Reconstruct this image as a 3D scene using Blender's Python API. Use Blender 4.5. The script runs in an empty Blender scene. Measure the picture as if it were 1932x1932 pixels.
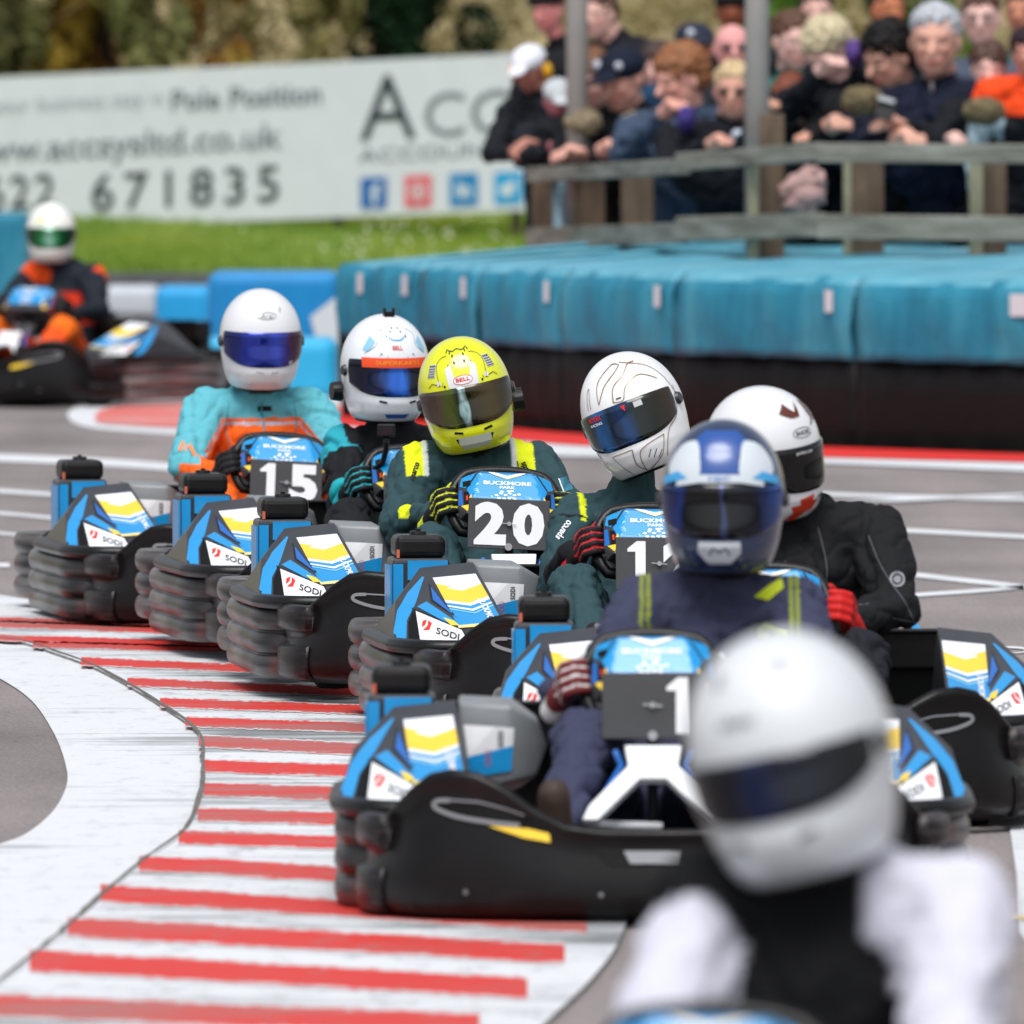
import bpy, bmesh, math, random
import numpy as np
from mathutils import Vector, Matrix, noise, Euler
from mathutils.bvhtree import BVHTree
from mathutils.geometry import tessellate_polygon
random.seed(7); np.random.seed(7)
S = bpy.context.scene
COL = S.collection
R = math.radians
# ------------------------------------------------------------------ camera, world, sun, exposure
F = 25000.0; HOR = 75.0; CH = 1.85          # focal length in photo units, horizon row, camera height
cam = bpy.data.cameras.new('camera'); camo = bpy.data.objects.new('camera', cam); COL.objects.link(camo)
camo.location = (0, 0, CH); camo.rotation_euler = (R(90), 0, 0)
cam.sensor_width = 36; cam.lens = 36*F/1932; cam.shift_y = -(966-HOR)/1932
cam.clip_start = 0.5; cam.clip_end = 2000
cam.dof.use_dof = True; cam.dof.focus_distance = 36.2; cam.dof.aperture_fstop = cam.lens/55.0
S.camera = camo
w = bpy.data.worlds.new("World"); S.world = w; w.use_nodes = True
nt = w.node_tree; bg = nt.nodes['Background']
sky = nt.nodes.new('ShaderNodeTexSky'); sky.sky_type = 'NISHITA'; sky.sun_disc = False
sky.sun_elevation = R(62); sky.sun_rotation = R(180); sky.air_density = 1.0; sky.dust_density = 3.0
hs = nt.nodes.new('ShaderNodeHueSaturation'); hs.inputs['Saturation'].default_value = 0.35
nt.links.new(sky.outputs[0], hs.inputs['Color']); nt.links.new(hs.outputs[0], bg.inputs[0]); bg.inputs[1].default_value = 0.13
sun = bpy.data.lights.new('sun', 'SUN'); sun.energy = 2.0; sun.angle = R(34); sun.color = (1, .985, .965)
suno = bpy.data.objects.new('sun', sun); COL.objects.link(suno)
suno.rotation_euler = (R(27), R(-8), 0)
S.view_settings.view_transform = 'Standard'; S.view_settings.look = 'None'; S.view_settings.exposure = 0.24
S.render.resolution_x = 1024; S.render.resolution_y = 1024

# ------------------------------------------------------------------ helpers
def lin(h):
    v = h if not isinstance(h, str) else [int(h[i:i+2], 16) for i in (1, 3, 5)]
    r = []
    for q in v:
        c = q/255
        r.append(c/12.92 if c <= .04045 else ((c+.055)/1.055)**2.4)
    return tuple(r)
def G(px, py, z=0.0):
    d = F*(CH-z)/(py-HOR); return Vector(((px-966)*d/F, d, z))
def W(px, py, d): return Vector(((px-966)*d/F, d, CH-(py-HOR)*d/F))
MATS = {}
def mat(name, col, rough=.5, metal=0, var=0.0, vscale=8, bump=0, bscale=60, coat=0, spec=None, stretch=None, trans=0):
    if name in MATS: return MATS[name]
    m = bpy.data.materials.new(name); m.use_nodes = True; n = m.node_tree; p = n.nodes['Principled BSDF']
    c = lin(col) if isinstance(col, str) else col
    if spec is None: spec = .22 if max(c) < .03 else .5
    p.inputs['Base Color'].default_value = (*c, 1); p.inputs['Roughness'].default_value = rough
    p.inputs['Metallic'].default_value = metal; p.inputs['Coat Weight'].default_value = coat
    p.inputs['Specular IOR Level'].default_value = spec; p.inputs['Coat Roughness'].default_value = .12
    tc = n.nodes.new('ShaderNodeTexCoord'); mp = n.nodes.new('ShaderNodeMapping')
    n.links.new(tc.outputs['Object'], mp.inputs[0])
    if stretch: mp.inputs['Scale'].default_value = stretch
    if var:
        no = n.nodes.new('ShaderNodeTexNoise'); no.inputs['Scale'].default_value = vscale; no.inputs['Detail'].default_value = 6
        n.links.new(mp.outputs[0], no.inputs['Vector'])
        rp = n.nodes.new('ShaderNodeMapRange'); rp.inputs[1].default_value = .3; rp.inputs[2].default_value = .7
        rp.inputs[3].default_value = 1-var; rp.inputs[4].default_value = 1+var
        n.links.new(no.outputs[0], rp.inputs[0])
        mx = n.nodes.new('ShaderNodeVectorMath'); mx.operation = 'SCALE'; mx.inputs[0].default_value = c
        n.links.new(rp.outputs[0], mx.inputs['Scale']); n.links.new(mx.outputs[0], p.inputs['Base Color'])
    if bump:
        nb = n.nodes.new('ShaderNodeTexNoise'); nb.inputs['Scale'].default_value = bscale; nb.inputs['Detail'].default_value = 5
        n.links.new(mp.outputs[0], nb.inputs['Vector'])
        b = n.nodes.new('ShaderNodeBump'); b.inputs['Strength'].default_value = bump; b.inputs['Distance'].default_value = .01
        n.links.new(nb.outputs[0], b.inputs['Height']); n.links.new(b.outputs[0], p.inputs['Normal'])
    MATS[name] = m; return m
def ramp_mat(name, stops, rough=.8, scale=5, detail=8, stretch=(1, 1, 1), bump=0, bscale=40, noise_rough=.6):
    if name in MATS: return MATS[name]
    m = bpy.data.materials.new(name); m.use_nodes = True; n = m.node_tree; p = n.nodes['Principled BSDF']
    p.inputs['Roughness'].default_value = rough; p.inputs['Specular IOR Level'].default_value = .25 if max(lin(stops[0][1])) < .03 else .4
    tc = n.nodes.new('ShaderNodeTexCoord'); mp = n.nodes.new('ShaderNodeMapping'); mp.inputs['Scale'].default_value = stretch
    n.links.new(tc.outputs['Object'], mp.inputs[0])
    no = n.nodes.new('ShaderNodeTexNoise'); no.inputs['Scale'].default_value = scale; no.inputs['Detail'].default_value = detail
    no.inputs['Roughness'].default_value = noise_rough
    n.links.new(mp.outputs[0], no.inputs['Vector'])
    cr = n.nodes.new('ShaderNodeValToRGB'); n.links.new(no.outputs[0], cr.inputs[0])
    el = cr.color_ramp.elements
    while len(el) < len(stops): el.new(.5)
    for e, (pos, c) in zip(el, stops): e.position = pos; e.color = (*lin(c), 1)
    n.links.new(cr.outputs[0], p.inputs['Base Color'])
    if bump:
        nb = n.nodes.new('ShaderNodeTexNoise'); nb.inputs['Scale'].default_value = bscale; nb.inputs['Detail'].default_value = 4
        n.links.new(tc.outputs['Object'], nb.inputs['Vector'])
        b = n.nodes.new('ShaderNodeBump'); b.inputs['Strength'].default_value = bump; b.inputs['Distance'].default_value = .01
        n.links.new(nb.outputs[0], b.inputs['Height']); n.links.new(b.outputs[0], p.inputs['Normal'])
    MATS[name] = m; return m
def vmat(name, rough=.8, bump=.25, bscale=45, sheen=.1):
    if name in MATS: return MATS[name]
    m = bpy.data.materials.new(name); m.use_nodes = True; n = m.node_tree; p = n.nodes['Principled BSDF']
    a = n.nodes.new('ShaderNodeAttribute'); a.attribute_name = 'Col'
    n.links.new(a.outputs['Color'], p.inputs['Base Color']); p.inputs['Roughness'].default_value = rough
    p.inputs['Sheen Weight'].default_value = 0; p.inputs['Specular IOR Level'].default_value = .25
    tc = n.nodes.new('ShaderNodeTexCoord')
    nb = n.nodes.new('ShaderNodeTexNoise'); nb.inputs['Scale'].default_value = bscale; nb.inputs['Detail'].default_value = 5
    n.links.new(tc.outputs['Object'], nb.inputs['Vector'])
    b = n.nodes.new('ShaderNodeBump'); b.inputs['Strength'].default_value = bump; b.inputs['Distance'].default_value = .006
    n.links.new(nb.outputs[0], b.inputs['Height']); n.links.new(b.outputs[0], p.inputs['Normal'])
    MATS[name] = m; return m

def link(o, parent=None):
    COL.objects.link(o)
    if parent: o.parent = parent
    return o
def tag(o, label=None, cat=None, group=None, kind=None):
    if label: o['label'] = label
    if cat: o['category'] = cat
    if group: o['group'] = group
    if kind: o['kind'] = kind
    return o
def empty(name, loc=(0, 0, 0), rz=0):
    o = bpy.data.objects.new(name, None); o.location = loc; o.rotation_euler = (0, 0, rz); o.empty_display_size = .1
    return link(o)
def mk(name, V, Fc, m, parent=None, smooth=False, sol=0, bev=0, sub=0):
    me = bpy.data.meshes.new(name); me.from_pydata([tuple(v) for v in V], [], [tuple(f) for f in Fc]); me.update()
    if smooth: me.polygons.foreach_set('use_smooth', [True]*len(me.polygons))
    me.materials.append(m)
    o = bpy.data.objects.new(name, me); link(o, parent)
    if sol: q = o.modifiers.new('s', 'SOLIDIFY'); q.thickness = sol; q.offset = 0
    if sub: q = o.modifiers.new('u', 'SUBSURF'); q.levels = sub; q.render_levels = sub
    if bev: q = o.modifiers.new('b', 'BEVEL'); q.width = bev; q.segments = 3; q.limit_method = 'ANGLE'
    return o
def copy_tree(o, parent=None):
    c = o.copy(); COL.objects.link(c)
    if parent: c.parent = parent
    for ch in o.children: copy_tree(ch, c)
    return c
def box(c, s, rot=None):
    V = []
    for x in (-1, 1):
        for y in (-1, 1):
            for z in (-1, 1):
                v = Vector((x*s[0]/2, y*s[1]/2, z*s[2]/2))
                if rot: v = rot @ v
                V.append(v+Vector(c))
    return V, [(0, 1, 3, 2), (4, 6, 7, 5), (0, 4, 5, 1), (2, 3, 7, 6), (0, 2, 6, 4), (1, 5, 7, 3)]
def merge(*vf):
    V = []; Fc = []
    for v, f in vf:
        n = len(V); V += list(v); Fc += [tuple(i+n for i in q) for q in f]
    return V, Fc
def cyl(p0, p1, r0, r1=None, n=20, cap=True):
    r1 = r0 if r1 is None else r1
    p0 = Vector(p0); p1 = Vector(p1); ax = (p1-p0).normalized(); q = ax.to_track_quat('Z', 'Y')
    V = []; Fc = []
    for p, r in ((p0, r0), (p1, r1)):
        for i in range(n):
            a = 2*math.pi*i/n; V.append(p+q@Vector((r*math.cos(a), r*math.sin(a), 0)))
    for i in range(n): j = (i+1) % n; Fc.append((i, j, n+j, n+i))
    if cap: Fc += [tuple(range(n-1, -1, -1)), tuple(range(n, 2*n))]
    return V, Fc
def tube(pts, r, n=10, closed=False):
    pts = [Vector(p) for p in pts]; V = []; Fc = []; m = len(pts)
    for i, p in enumerate(pts):
        a = pts[(i-1) % m] if (closed or i > 0) else p; b = pts[(i+1) % m] if (closed or i < m-1) else p
        q = (b-a).normalized().to_track_quat('Z', 'Y'); rr = r[i] if isinstance(r, (list, tuple)) else r
        for k in range(n): t = 2*math.pi*k/n; V.append(p+q@Vector((rr*math.cos(t), rr*math.sin(t), 0)))
    for i in range(m if closed else m-1):
        for k in range(n):
            a = i*n+k; b = i*n+(k+1) % n; c = ((i+1) % m)*n+(k+1) % n; d = ((i+1) % m)*n+k
            Fc.append((a, b, c, d))
    if not closed: Fc += [tuple(range(n-1, -1, -1)), tuple(range((m-1)*n, m*n))]
    return V, Fc
def hull(pts):
    bm = bmesh.new()
    for p in pts: bm.verts.new(p)
    bmesh.ops.convex_hull(bm, input=bm.verts)
    for v in [v for v in bm.verts if not v.link_faces]: bm.verts.remove(v)
    bm.verts.index_update()
    V = [v.co.copy() for v in bm.verts]; Fc = [tuple(v.index for v in f.verts) for f in bm.faces]; bm.free()
    return V, Fc
def catmull(P, n=8, closed=False):
    P = [np.array(p, float) for p in P]; out = []; m = len(P)
    for i in range(m if closed else m-1):
        g = (lambda k: P[k % m]) if closed else (lambda k: P[max(0, min(m-1, k))])
        p0, p1, p2, p3 = g(i-1), g(i), g(i+1), g(i+2)
        for j in range(n):
            t = j/n
            out.append(.5*((2*p1)+(-p0+p2)*t+(2*p0-5*p1+4*p2-p3)*t*t+(-p0+3*p1-3*p2+p3)*t**3))
    if not closed: out.append(P[-1])
    return out
# 2-D shapes -> decals
def poly2d(pts, maxlen=.02):
    bm = bmesh.new(); vs = [bm.verts.new((p[0], p[1], 0)) for p in pts]
    for t in tessellate_polygon([[Vector((p[0], p[1], 0)) for p in pts]]):
        try: bm.faces.new([vs[i] for i in t])
        except ValueError: pass
    for _ in range(6):
        es = [e for e in bm.edges if e.calc_length() > maxlen]
        if not es: break
        bmesh.ops.subdivide_edges(bm, edges=es, cuts=1); bmesh.ops.triangulate(bm, faces=bm.faces)
    bm.verts.index_update()
    V = [(v.co.x, v.co.y) for v in bm.verts]; Fc = [tuple(v.index for v in f.verts) for f in bm.faces]; bm.free()
    return V, Fc
def ribbon2d(pts, wd, maxlen=.02):
    P = [np.array(p, float) for p in pts]; V = []; Fc = []
    for i, p in enumerate(P):
        a = P[max(0, i-1)]; b = P[min(len(P)-1, i+1)]; t = (b-a)/max(1e-9, np.linalg.norm(b-a)); nrm = np.array((-t[1], t[0]))*wd/2
        V += [tuple(p+nrm), tuple(p-nrm)]
    for i in range(len(P)-1): Fc.append((2*i, 2*i+1, 2*i+3, 2*i+2))
    return V, Fc
def disc2d(cx, cy, rx, ry=None, n=24, inner=0):
    ry = rx if ry is None else ry
    if not inner: return poly2d([(cx+rx*math.cos(2*math.pi*i/n), cy+ry*math.sin(2*math.pi*i/n)) for i in range(n)], max(rx, ry)*.8)
    V = []; Fc = []
    for i in range(n):
        c, s = math.cos(2*math.pi*i/n), math.sin(2*math.pi*i/n)
        V += [(cx+rx*c, cy+ry*s), (cx+(rx-inner)*c, cy+(ry-inner)*s)]
    for i in range(n): j = (i+1) % n; Fc.append((2*i, 2*j, 2*j+1, 2*i+1))
    return V, Fc
_tc = {}
def text2d(s, cx, cy, wd, ht, bold=0.0, rot=0, shear=0, space=1.0):
    key = (s, bold, shear, space)
    if key not in _tc:
        cu = bpy.data.curves.new('t', 'FONT'); cu.body = s; cu.offset = bold; cu.shear = shear; cu.resolution_u = 3; cu.space_character = space
        o = bpy.data.objects.new('t', cu); me = bpy.data.meshes.new_from_object(o)
        V = np.array([(v.co.x, v.co.y) for v in me.vertices]); Fc = [tuple(p.vertices) for p in me.polygons]
        mn = V.min(0); mx = V.max(0); V = (V-(mn+mx)/2)/(mx-mn); _tc[key] = (V, Fc)
        bpy.data.objects.remove(o); bpy.data.curves.remove(cu); bpy.data.meshes.remove(me)
    V, Fc = _tc[key]; c, sn = math.cos(rot), math.sin(rot)
    return [(cx+x*wd*c-y*ht*sn, cy+x*wd*sn+y*ht*c) for x, y in V], Fc
def tf2d(sh, f): return [f(*v) for v in sh[0]], sh[1]
def decal(name, shapes, fn, m, parent, smooth=False):
    if not isinstance(shapes, list): shapes = [shapes]
    V, Fc = merge(*shapes); P = []; ok = []
    for u, v in V:
        p = fn(u, v); ok.append(p is not None); P.append(p if p is not None else Vector((0, 0, 0)))
    Fc = [f for f in Fc if all(ok[i] for i in f)]
    used = sorted({i for f in Fc for i in f}); ix = {a: b for b, a in enumerate(used)}
    if not Fc: return None
    return mk(name, [P[i] for i in used], [tuple(ix[i] for i in f) for f in Fc], m, parent, smooth)
def plane_fn(o, xa, ya, off=0.0):
    o = Vector(o); xa = Vector(xa).normalized(); ya = Vector(ya).normalized(); n = xa.cross(ya)
    return lambda u, v: o+xa*u+ya*v+n*off
def proj_fn(bvh, o, xa, ya, dirv, off=.002):
    o = Vector(o); xa = Vector(xa); ya = Vector(ya); d = Vector(dirv).normalized()
    def f(u, v):
        p = o+xa*u+ya*v-d*.6
        h = bvh.ray_cast(p, d, 3)
        return None if h[0] is None else h[0]-d*off
    return f
def bvh_of(V, Fc): return BVHTree.FromPolygons([Vector(v) for v in V], Fc)
# voxel bodies
def _ico():
    bm = bmesh.new(); bmesh.ops.create_uvsphere(bm, u_segments=14, v_segments=9, radius=1)
    V = np.array([v.co[:] for v in bm.verts]); Fc = [tuple(v.index for v in f.verts) for f in bm.faces]; bm.free(); return V, Fc
SV, SF = _ico()
def cap(p0, r0, p1, r1):
    p0 = np.array(p0, float); p1 = np.array(p1, float); d = Vector(p1-p0)
    if d.length < 1e-6: d = Vector((0, 0, 1e-3))
    M = np.array(d.to_track_quat('Z', 'Y').to_matrix())
    up = SV[:, 2] > 1e-4
    V = np.where(up[:, None], (SV*r1)@M.T+p1, (SV*r0)@M.T+p0)
    return V, SF
def ell(c, r, rot=None):
    V = SV*np.array(r)
    if rot is not None: V = V@np.array(rot).T
    return V+np.array(c), SF
def remesh(parts, vox, it=4):
    Vs = []; Fs = []; n = 0
    for V, Fc in parts:
        Vs.append(V); Fs += [tuple(i+n for i in f) for f in Fc]; n += len(V)
    V = np.vstack(Vs); me = bpy.data.meshes.new('tmp'); me.from_pydata(V.tolist(), [], Fs); me.update()
    o = bpy.data.objects.new('tmp', me); COL.objects.link(o)
    q = o.modifiers.new('r', 'REMESH'); q.mode = 'VOXEL'; q.voxel_size = vox; q.use_smooth_shade = True
    if it: q = o.modifiers.new('s', 'SMOOTH'); q.iterations = it; q.factor = .5
    dg = bpy.context.evaluated_depsgraph_get(); dg.update()
    me2 = bpy.data.meshes.new_from_object(o.evaluated_get(dg))
    bpy.data.objects.remove(o); bpy.data.meshes.remove(me)
    me2.polygons.foreach_set('use_smooth', [True]*len(me2.polygons))
    return me2
def get_co(me):
    a = np.empty(len(me.vertices)*3); me.vertices.foreach_get('co', a); return a.reshape(-1, 3)
def get_no(me):
    a = np.empty(len(me.vertices)*3); me.vertices.foreach_get('normal', a); return a.reshape(-1, 3)
def set_co(me, a): me.vertices.foreach_set('co', a.ravel()); me.update()
def set_col(me, C):
    at = me.color_attributes.new('Col', 'FLOAT_COLOR', 'POINT')
    at.data.foreach_set('color', np.hstack([C, np.ones((len(C), 1))]).ravel())
def displace(me, amp, sc, mask=None, seed=0, ridge=True):
    co = get_co(me); no = get_no(me); o = Vector((seed*3.1, seed*1.7, 0)); d = np.zeros(len(co))
    for i, c in enumerate(co):
        if mask is not None and not mask[i]: continue
        v = Vector(c)
        n1 = noise.noise(v*sc+o); n2 = noise.noise(v*sc*2.3+o)
        d[i] = (min(1, abs(n1)*5)-1)*.9+n2*.5 if ridge else n1
    set_co(me, co+no*(d*amp)[:, None])
def seg_labels(co, segs):
    D = []; T = []
    for (a, b, r) in segs:
        a = np.array(a, float); b = np.array(b, float); ab = b-a; t = np.clip(((co-a)@ab)/max(1e-9, ab@ab), 0, 1)
        D.append(np.linalg.norm(co-(a+t[:, None]*ab), axis=1)-r); T.append(t)
    D = np.array(D); T = np.array(T); L = D.argmin(0); return L, T[L, np.arange(len(co))]

# ------------------------------------------------------------------ materials
black_pl = None
def scuffed():
    m = bpy.data.materials.new('scuffed_black_plastic'); m.use_nodes = True; n = m.node_tree; p = n.nodes['Principled BSDF']
    geo = n.nodes.new('ShaderNodeNewGeometry'); tc = n.nodes.new('ShaderNodeTexCoord')
    no = n.nodes.new('ShaderNodeTexNoise'); no.inputs['Scale'].default_value = 5; no.inputs['Detail'].default_value = 8
    mq = n.nodes.new('ShaderNodeMapping'); mq.inputs['Scale'].default_value = (.5, .5, 9); n.links.new(tc.outputs['Object'], mq.inputs[0]); n.links.new(mq.outputs[0], no.inputs['Vector'])
    r1 = n.nodes.new('ShaderNodeMapRange'); r1.inputs[1].default_value = .36; r1.inputs[2].default_value = .62
    zz = n.nodes.new('ShaderNodeTexNoise'); zz.inputs['Scale'].default_value = 1.8; zz.inputs['Detail'].default_value = 3; n.links.new(tc.outputs['Object'], zz.inputs['Vector']); n.links.new(zz.outputs[0], r1.inputs[0])
    r2 = n.nodes.new('ShaderNodeMapRange'); r2.inputs[1].default_value = .35; r2.inputs[2].default_value = .65; r2.inputs[3].default_value = .05
    n.links.new(no.outputs[0], r2.inputs[0])
    mu = n.nodes.new('ShaderNodeMath'); mu.operation = 'MULTIPLY'; n.links.new(r1.outputs[0], mu.inputs[0]); n.links.new(r2.outputs[0], mu.inputs[1])
    mx = n.nodes.new('ShaderNodeMix'); mx.data_type = 'RGBA'
    mx.inputs[6].default_value = (*lin('#0b0b0c'), 1); mx.inputs[7].default_value = (*lin('#928b8a'), 1)
    n.links.new(mu.outputs[0], mx.inputs[0])
    n2 = n.nodes.new('ShaderNodeTexNoise'); n2.inputs['Scale'].default_value = 4; n2.inputs['Detail'].default_value = 5
    mp = n.nodes.new('ShaderNodeMapping'); mp.inputs['Location'].default_value = (5, 3, 1); n.links.new(tc.outputs['Object'], mp.inputs[0]); n.links.new(mp.outputs[0], n2.inputs['Vector'])
    r3 = n.nodes.new('ShaderNodeMapRange'); r3.inputs[1].default_value = .56; r3.inputs[2].default_value = .66; r3.inputs[4].default_value = .35
    n.links.new(n2.outputs[0], r3.inputs[0])
    m2 = n.nodes.new('ShaderNodeMix'); m2.data_type = 'RGBA'; m2.inputs[7].default_value = (*lin('#7a1f22'), 1)  # red patches: kerb scuffs, and the red kerb's reflection painted in
    n.links.new(mx.outputs[2], m2.inputs[6]); n.links.new(r3.outputs[0], m2.inputs[0]); n.links.new(m2.outputs[2], p.inputs['Base Color'])
    p.inputs['Roughness'].default_value = .36; p.inputs['Specular IOR Level'].default_value = .5
    nb = n.nodes.new('ShaderNodeTexNoise'); nb.inputs['Scale'].default_value = 90; n.links.new(tc.outputs['Object'], nb.inputs['Vector'])
    b = n.nodes.new('ShaderNodeBump'); b.inputs['Strength'].default_value = .15; b.inputs['Distance'].default_value = .004
    n.links.new(nb.outputs[0], b.inputs['Height']); n.links.new(b.outputs[0], p.inputs['Normal'])
    return m
M_SCUFF = scuffed()
M_BUMP = ramp_mat('bumper_plastic', [(.3, '#0b0b0c'), (.55, '#110f10'), (.75, '#1d1517')], rough=.33, scale=9, bump=.08, bscale=160)
M_GUARD = ramp_mat('guard_plastic', [(.35, '#0f0e0f'), (.55, '#1b1719'), (.72, '#4b4143')], rough=.36, scale=7, stretch=(.6, .6, 6), bump=.06, bscale=150)
M_BLACK = mat('black_plastic', '#0f0f10', .36, var=.2, vscale=12, bump=.06, bscale=150, spec=.35)
M_DARK = mat('dark_rubber', '#101011', .75)
M_GREY = mat('grey_trim', '#34353a', .34, var=.15, vscale=9, bump=.04, bscale=120)
M_BLUE = mat('kart_blue', '#0f93d6', .3, var=.06, vscale=10, coat=.4)
M_BLUE2 = mat('kart_deep_blue', '#0a63b8', .35, coat=.3)
M_CYAN = mat('light_blue_stripe', '#7fc6e6', .35)
M_YEL = mat('kart_yellow', '#f5cf3a', .35, var=.05)
M_PALEY = mat('pale_yellow', '#f3dc8e', .35)
M_WHITE = mat('sticker_white', '#eef1f4', .35, var=.04, coat=.2)
M_RED = mat('logo_red', '#d5301f', .4)
M_TANK = mat('tank_grey', '#7f8386', .4, var=.12, vscale=14)
M_STEEL = mat('steel', '#a8aaad', .35, metal=.8)
M_PLATE = mat('plate_grey', '#3d3e41', .5, var=.08, vscale=20)
M_TXT = mat('ink_black', '#15171a', .5)
M_TYRE = mat('tyre', '#141414', .8, bump=.3, bscale=80)

# ------------------------------------------------------------------ ground and markings
def sheet(name, px, z, m, kind='structure', thick=None):
    P = [G(x, y, z) for x, y in px]
    V = [(p.x, p.y, z) for p in P]
    sh = [tuple(t) for t in tessellate_polygon([[Vector((v[0], v[1], 0)) for v in V]])]
    o = mk(name, V, sh, m); o['kind'] = kind
    if o.data.polygons[0].normal.z < 0: o.data.flip_normals()
    return o
M_ASPH = bpy.data.materials.new('asphalt'); M_ASPH.use_nodes = True
def asph():
    n = M_ASPH.node_tree; p = n.nodes['Principled BSDF']; tc = n.nodes.new('ShaderNodeTexCoord')
    a = n.nodes.new('ShaderNodeTexNoise'); a.inputs['Scale'].default_value = 90; a.inputs['Detail'].default_value = 4
    b = n.nodes.new('ShaderNodeTexNoise'); b.inputs['Scale'].default_value = .5; b.inputs['Detail'].default_value = 6
    for q in (a, b): n.links.new(tc.outputs['Object'], q.inputs['Vector'])
    cr = n.nodes.new('ShaderNodeValToRGB'); cr.color_ramp.elements[0].position = .3; cr.color_ramp.elements[0].color = (*lin('#6a6362'), 1)
    cr.color_ramp.elements[1].position = .7; cr.color_ramp.elements[1].color = (*lin('#9a9190'), 1); n.links.new(a.outputs[0], cr.inputs[0])
    mr = n.nodes.new('ShaderNodeMapRange'); mr.inputs[1].default_value = .3; mr.inputs[2].default_value = .7; mr.inputs[3].default_value = .8; mr.inputs[4].default_value = 1.15
    mg = n.nodes.new('ShaderNodeTexNoise'); mg.inputs['Scale'].default_value = 22; mg.inputs['Detail'].default_value = 8; mg.inputs['Roughness'].default_value = .8; n.links.new(tc.outputs['Object'], mg.inputs['Vector'])
    sm = n.nodes.new('ShaderNodeMapping'); sm.inputs['Scale'].default_value = (1.6, .12, 1); sm.inputs['Rotation'].default_value = (0, 0, .15); n.links.new(tc.outputs['Object'], sm.inputs[0])
    st = n.nodes.new('ShaderNodeTexNoise'); st.inputs['Scale'].default_value = 1.2; st.inputs['Detail'].default_value = 5; n.links.new(sm.outputs[0], st.inputs['Vector'])
    av = n.nodes.new('ShaderNodeMath'); av.operation = 'ADD'; n.links.new(mg.outputs[0], av.inputs[0]); n.links.new(st.outputs[0], av.inputs[1])
    a2 = n.nodes.new('ShaderNodeMath'); a2.operation = 'ADD'; n.links.new(av.outputs[0], a2.inputs[0]); n.links.new(b.outputs[0], a2.inputs[1])
    mr.inputs[1].default_value = 1.15; mr.inputs[2].default_value = 1.85; mr.inputs[3].default_value = .62; mr.inputs[4].default_value = 1.3
    n.links.new(a2.outputs[0], mr.inputs[0])
    sc = n.nodes.new('ShaderNodeVectorMath'); sc.operation = 'SCALE'; n.links.new(cr.outputs[0], sc.inputs[0]); n.links.new(mr.outputs[0], sc.inputs['Scale'])
    n.links.new(sc.outputs[0], p.inputs['Base Color']); p.inputs['Roughness'].default_value = .82
    bu = n.nodes.new('ShaderNodeBump'); bu.inputs['Strength'].default_value = .5; bu.inputs['Distance'].default_value = .01
    n.links.new(a.outputs[0], bu.inputs['Height']); n.links.new(bu.outputs[0], p.inputs['Normal'])
asph()
o = mk('track_asphalt', [(-90, -10, 0), (90, -10, 0), (90, 400, 0), (-90, 400, 0)], [(0, 1, 2, 3)], M_ASPH); o['kind'] = 'structure'
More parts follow.
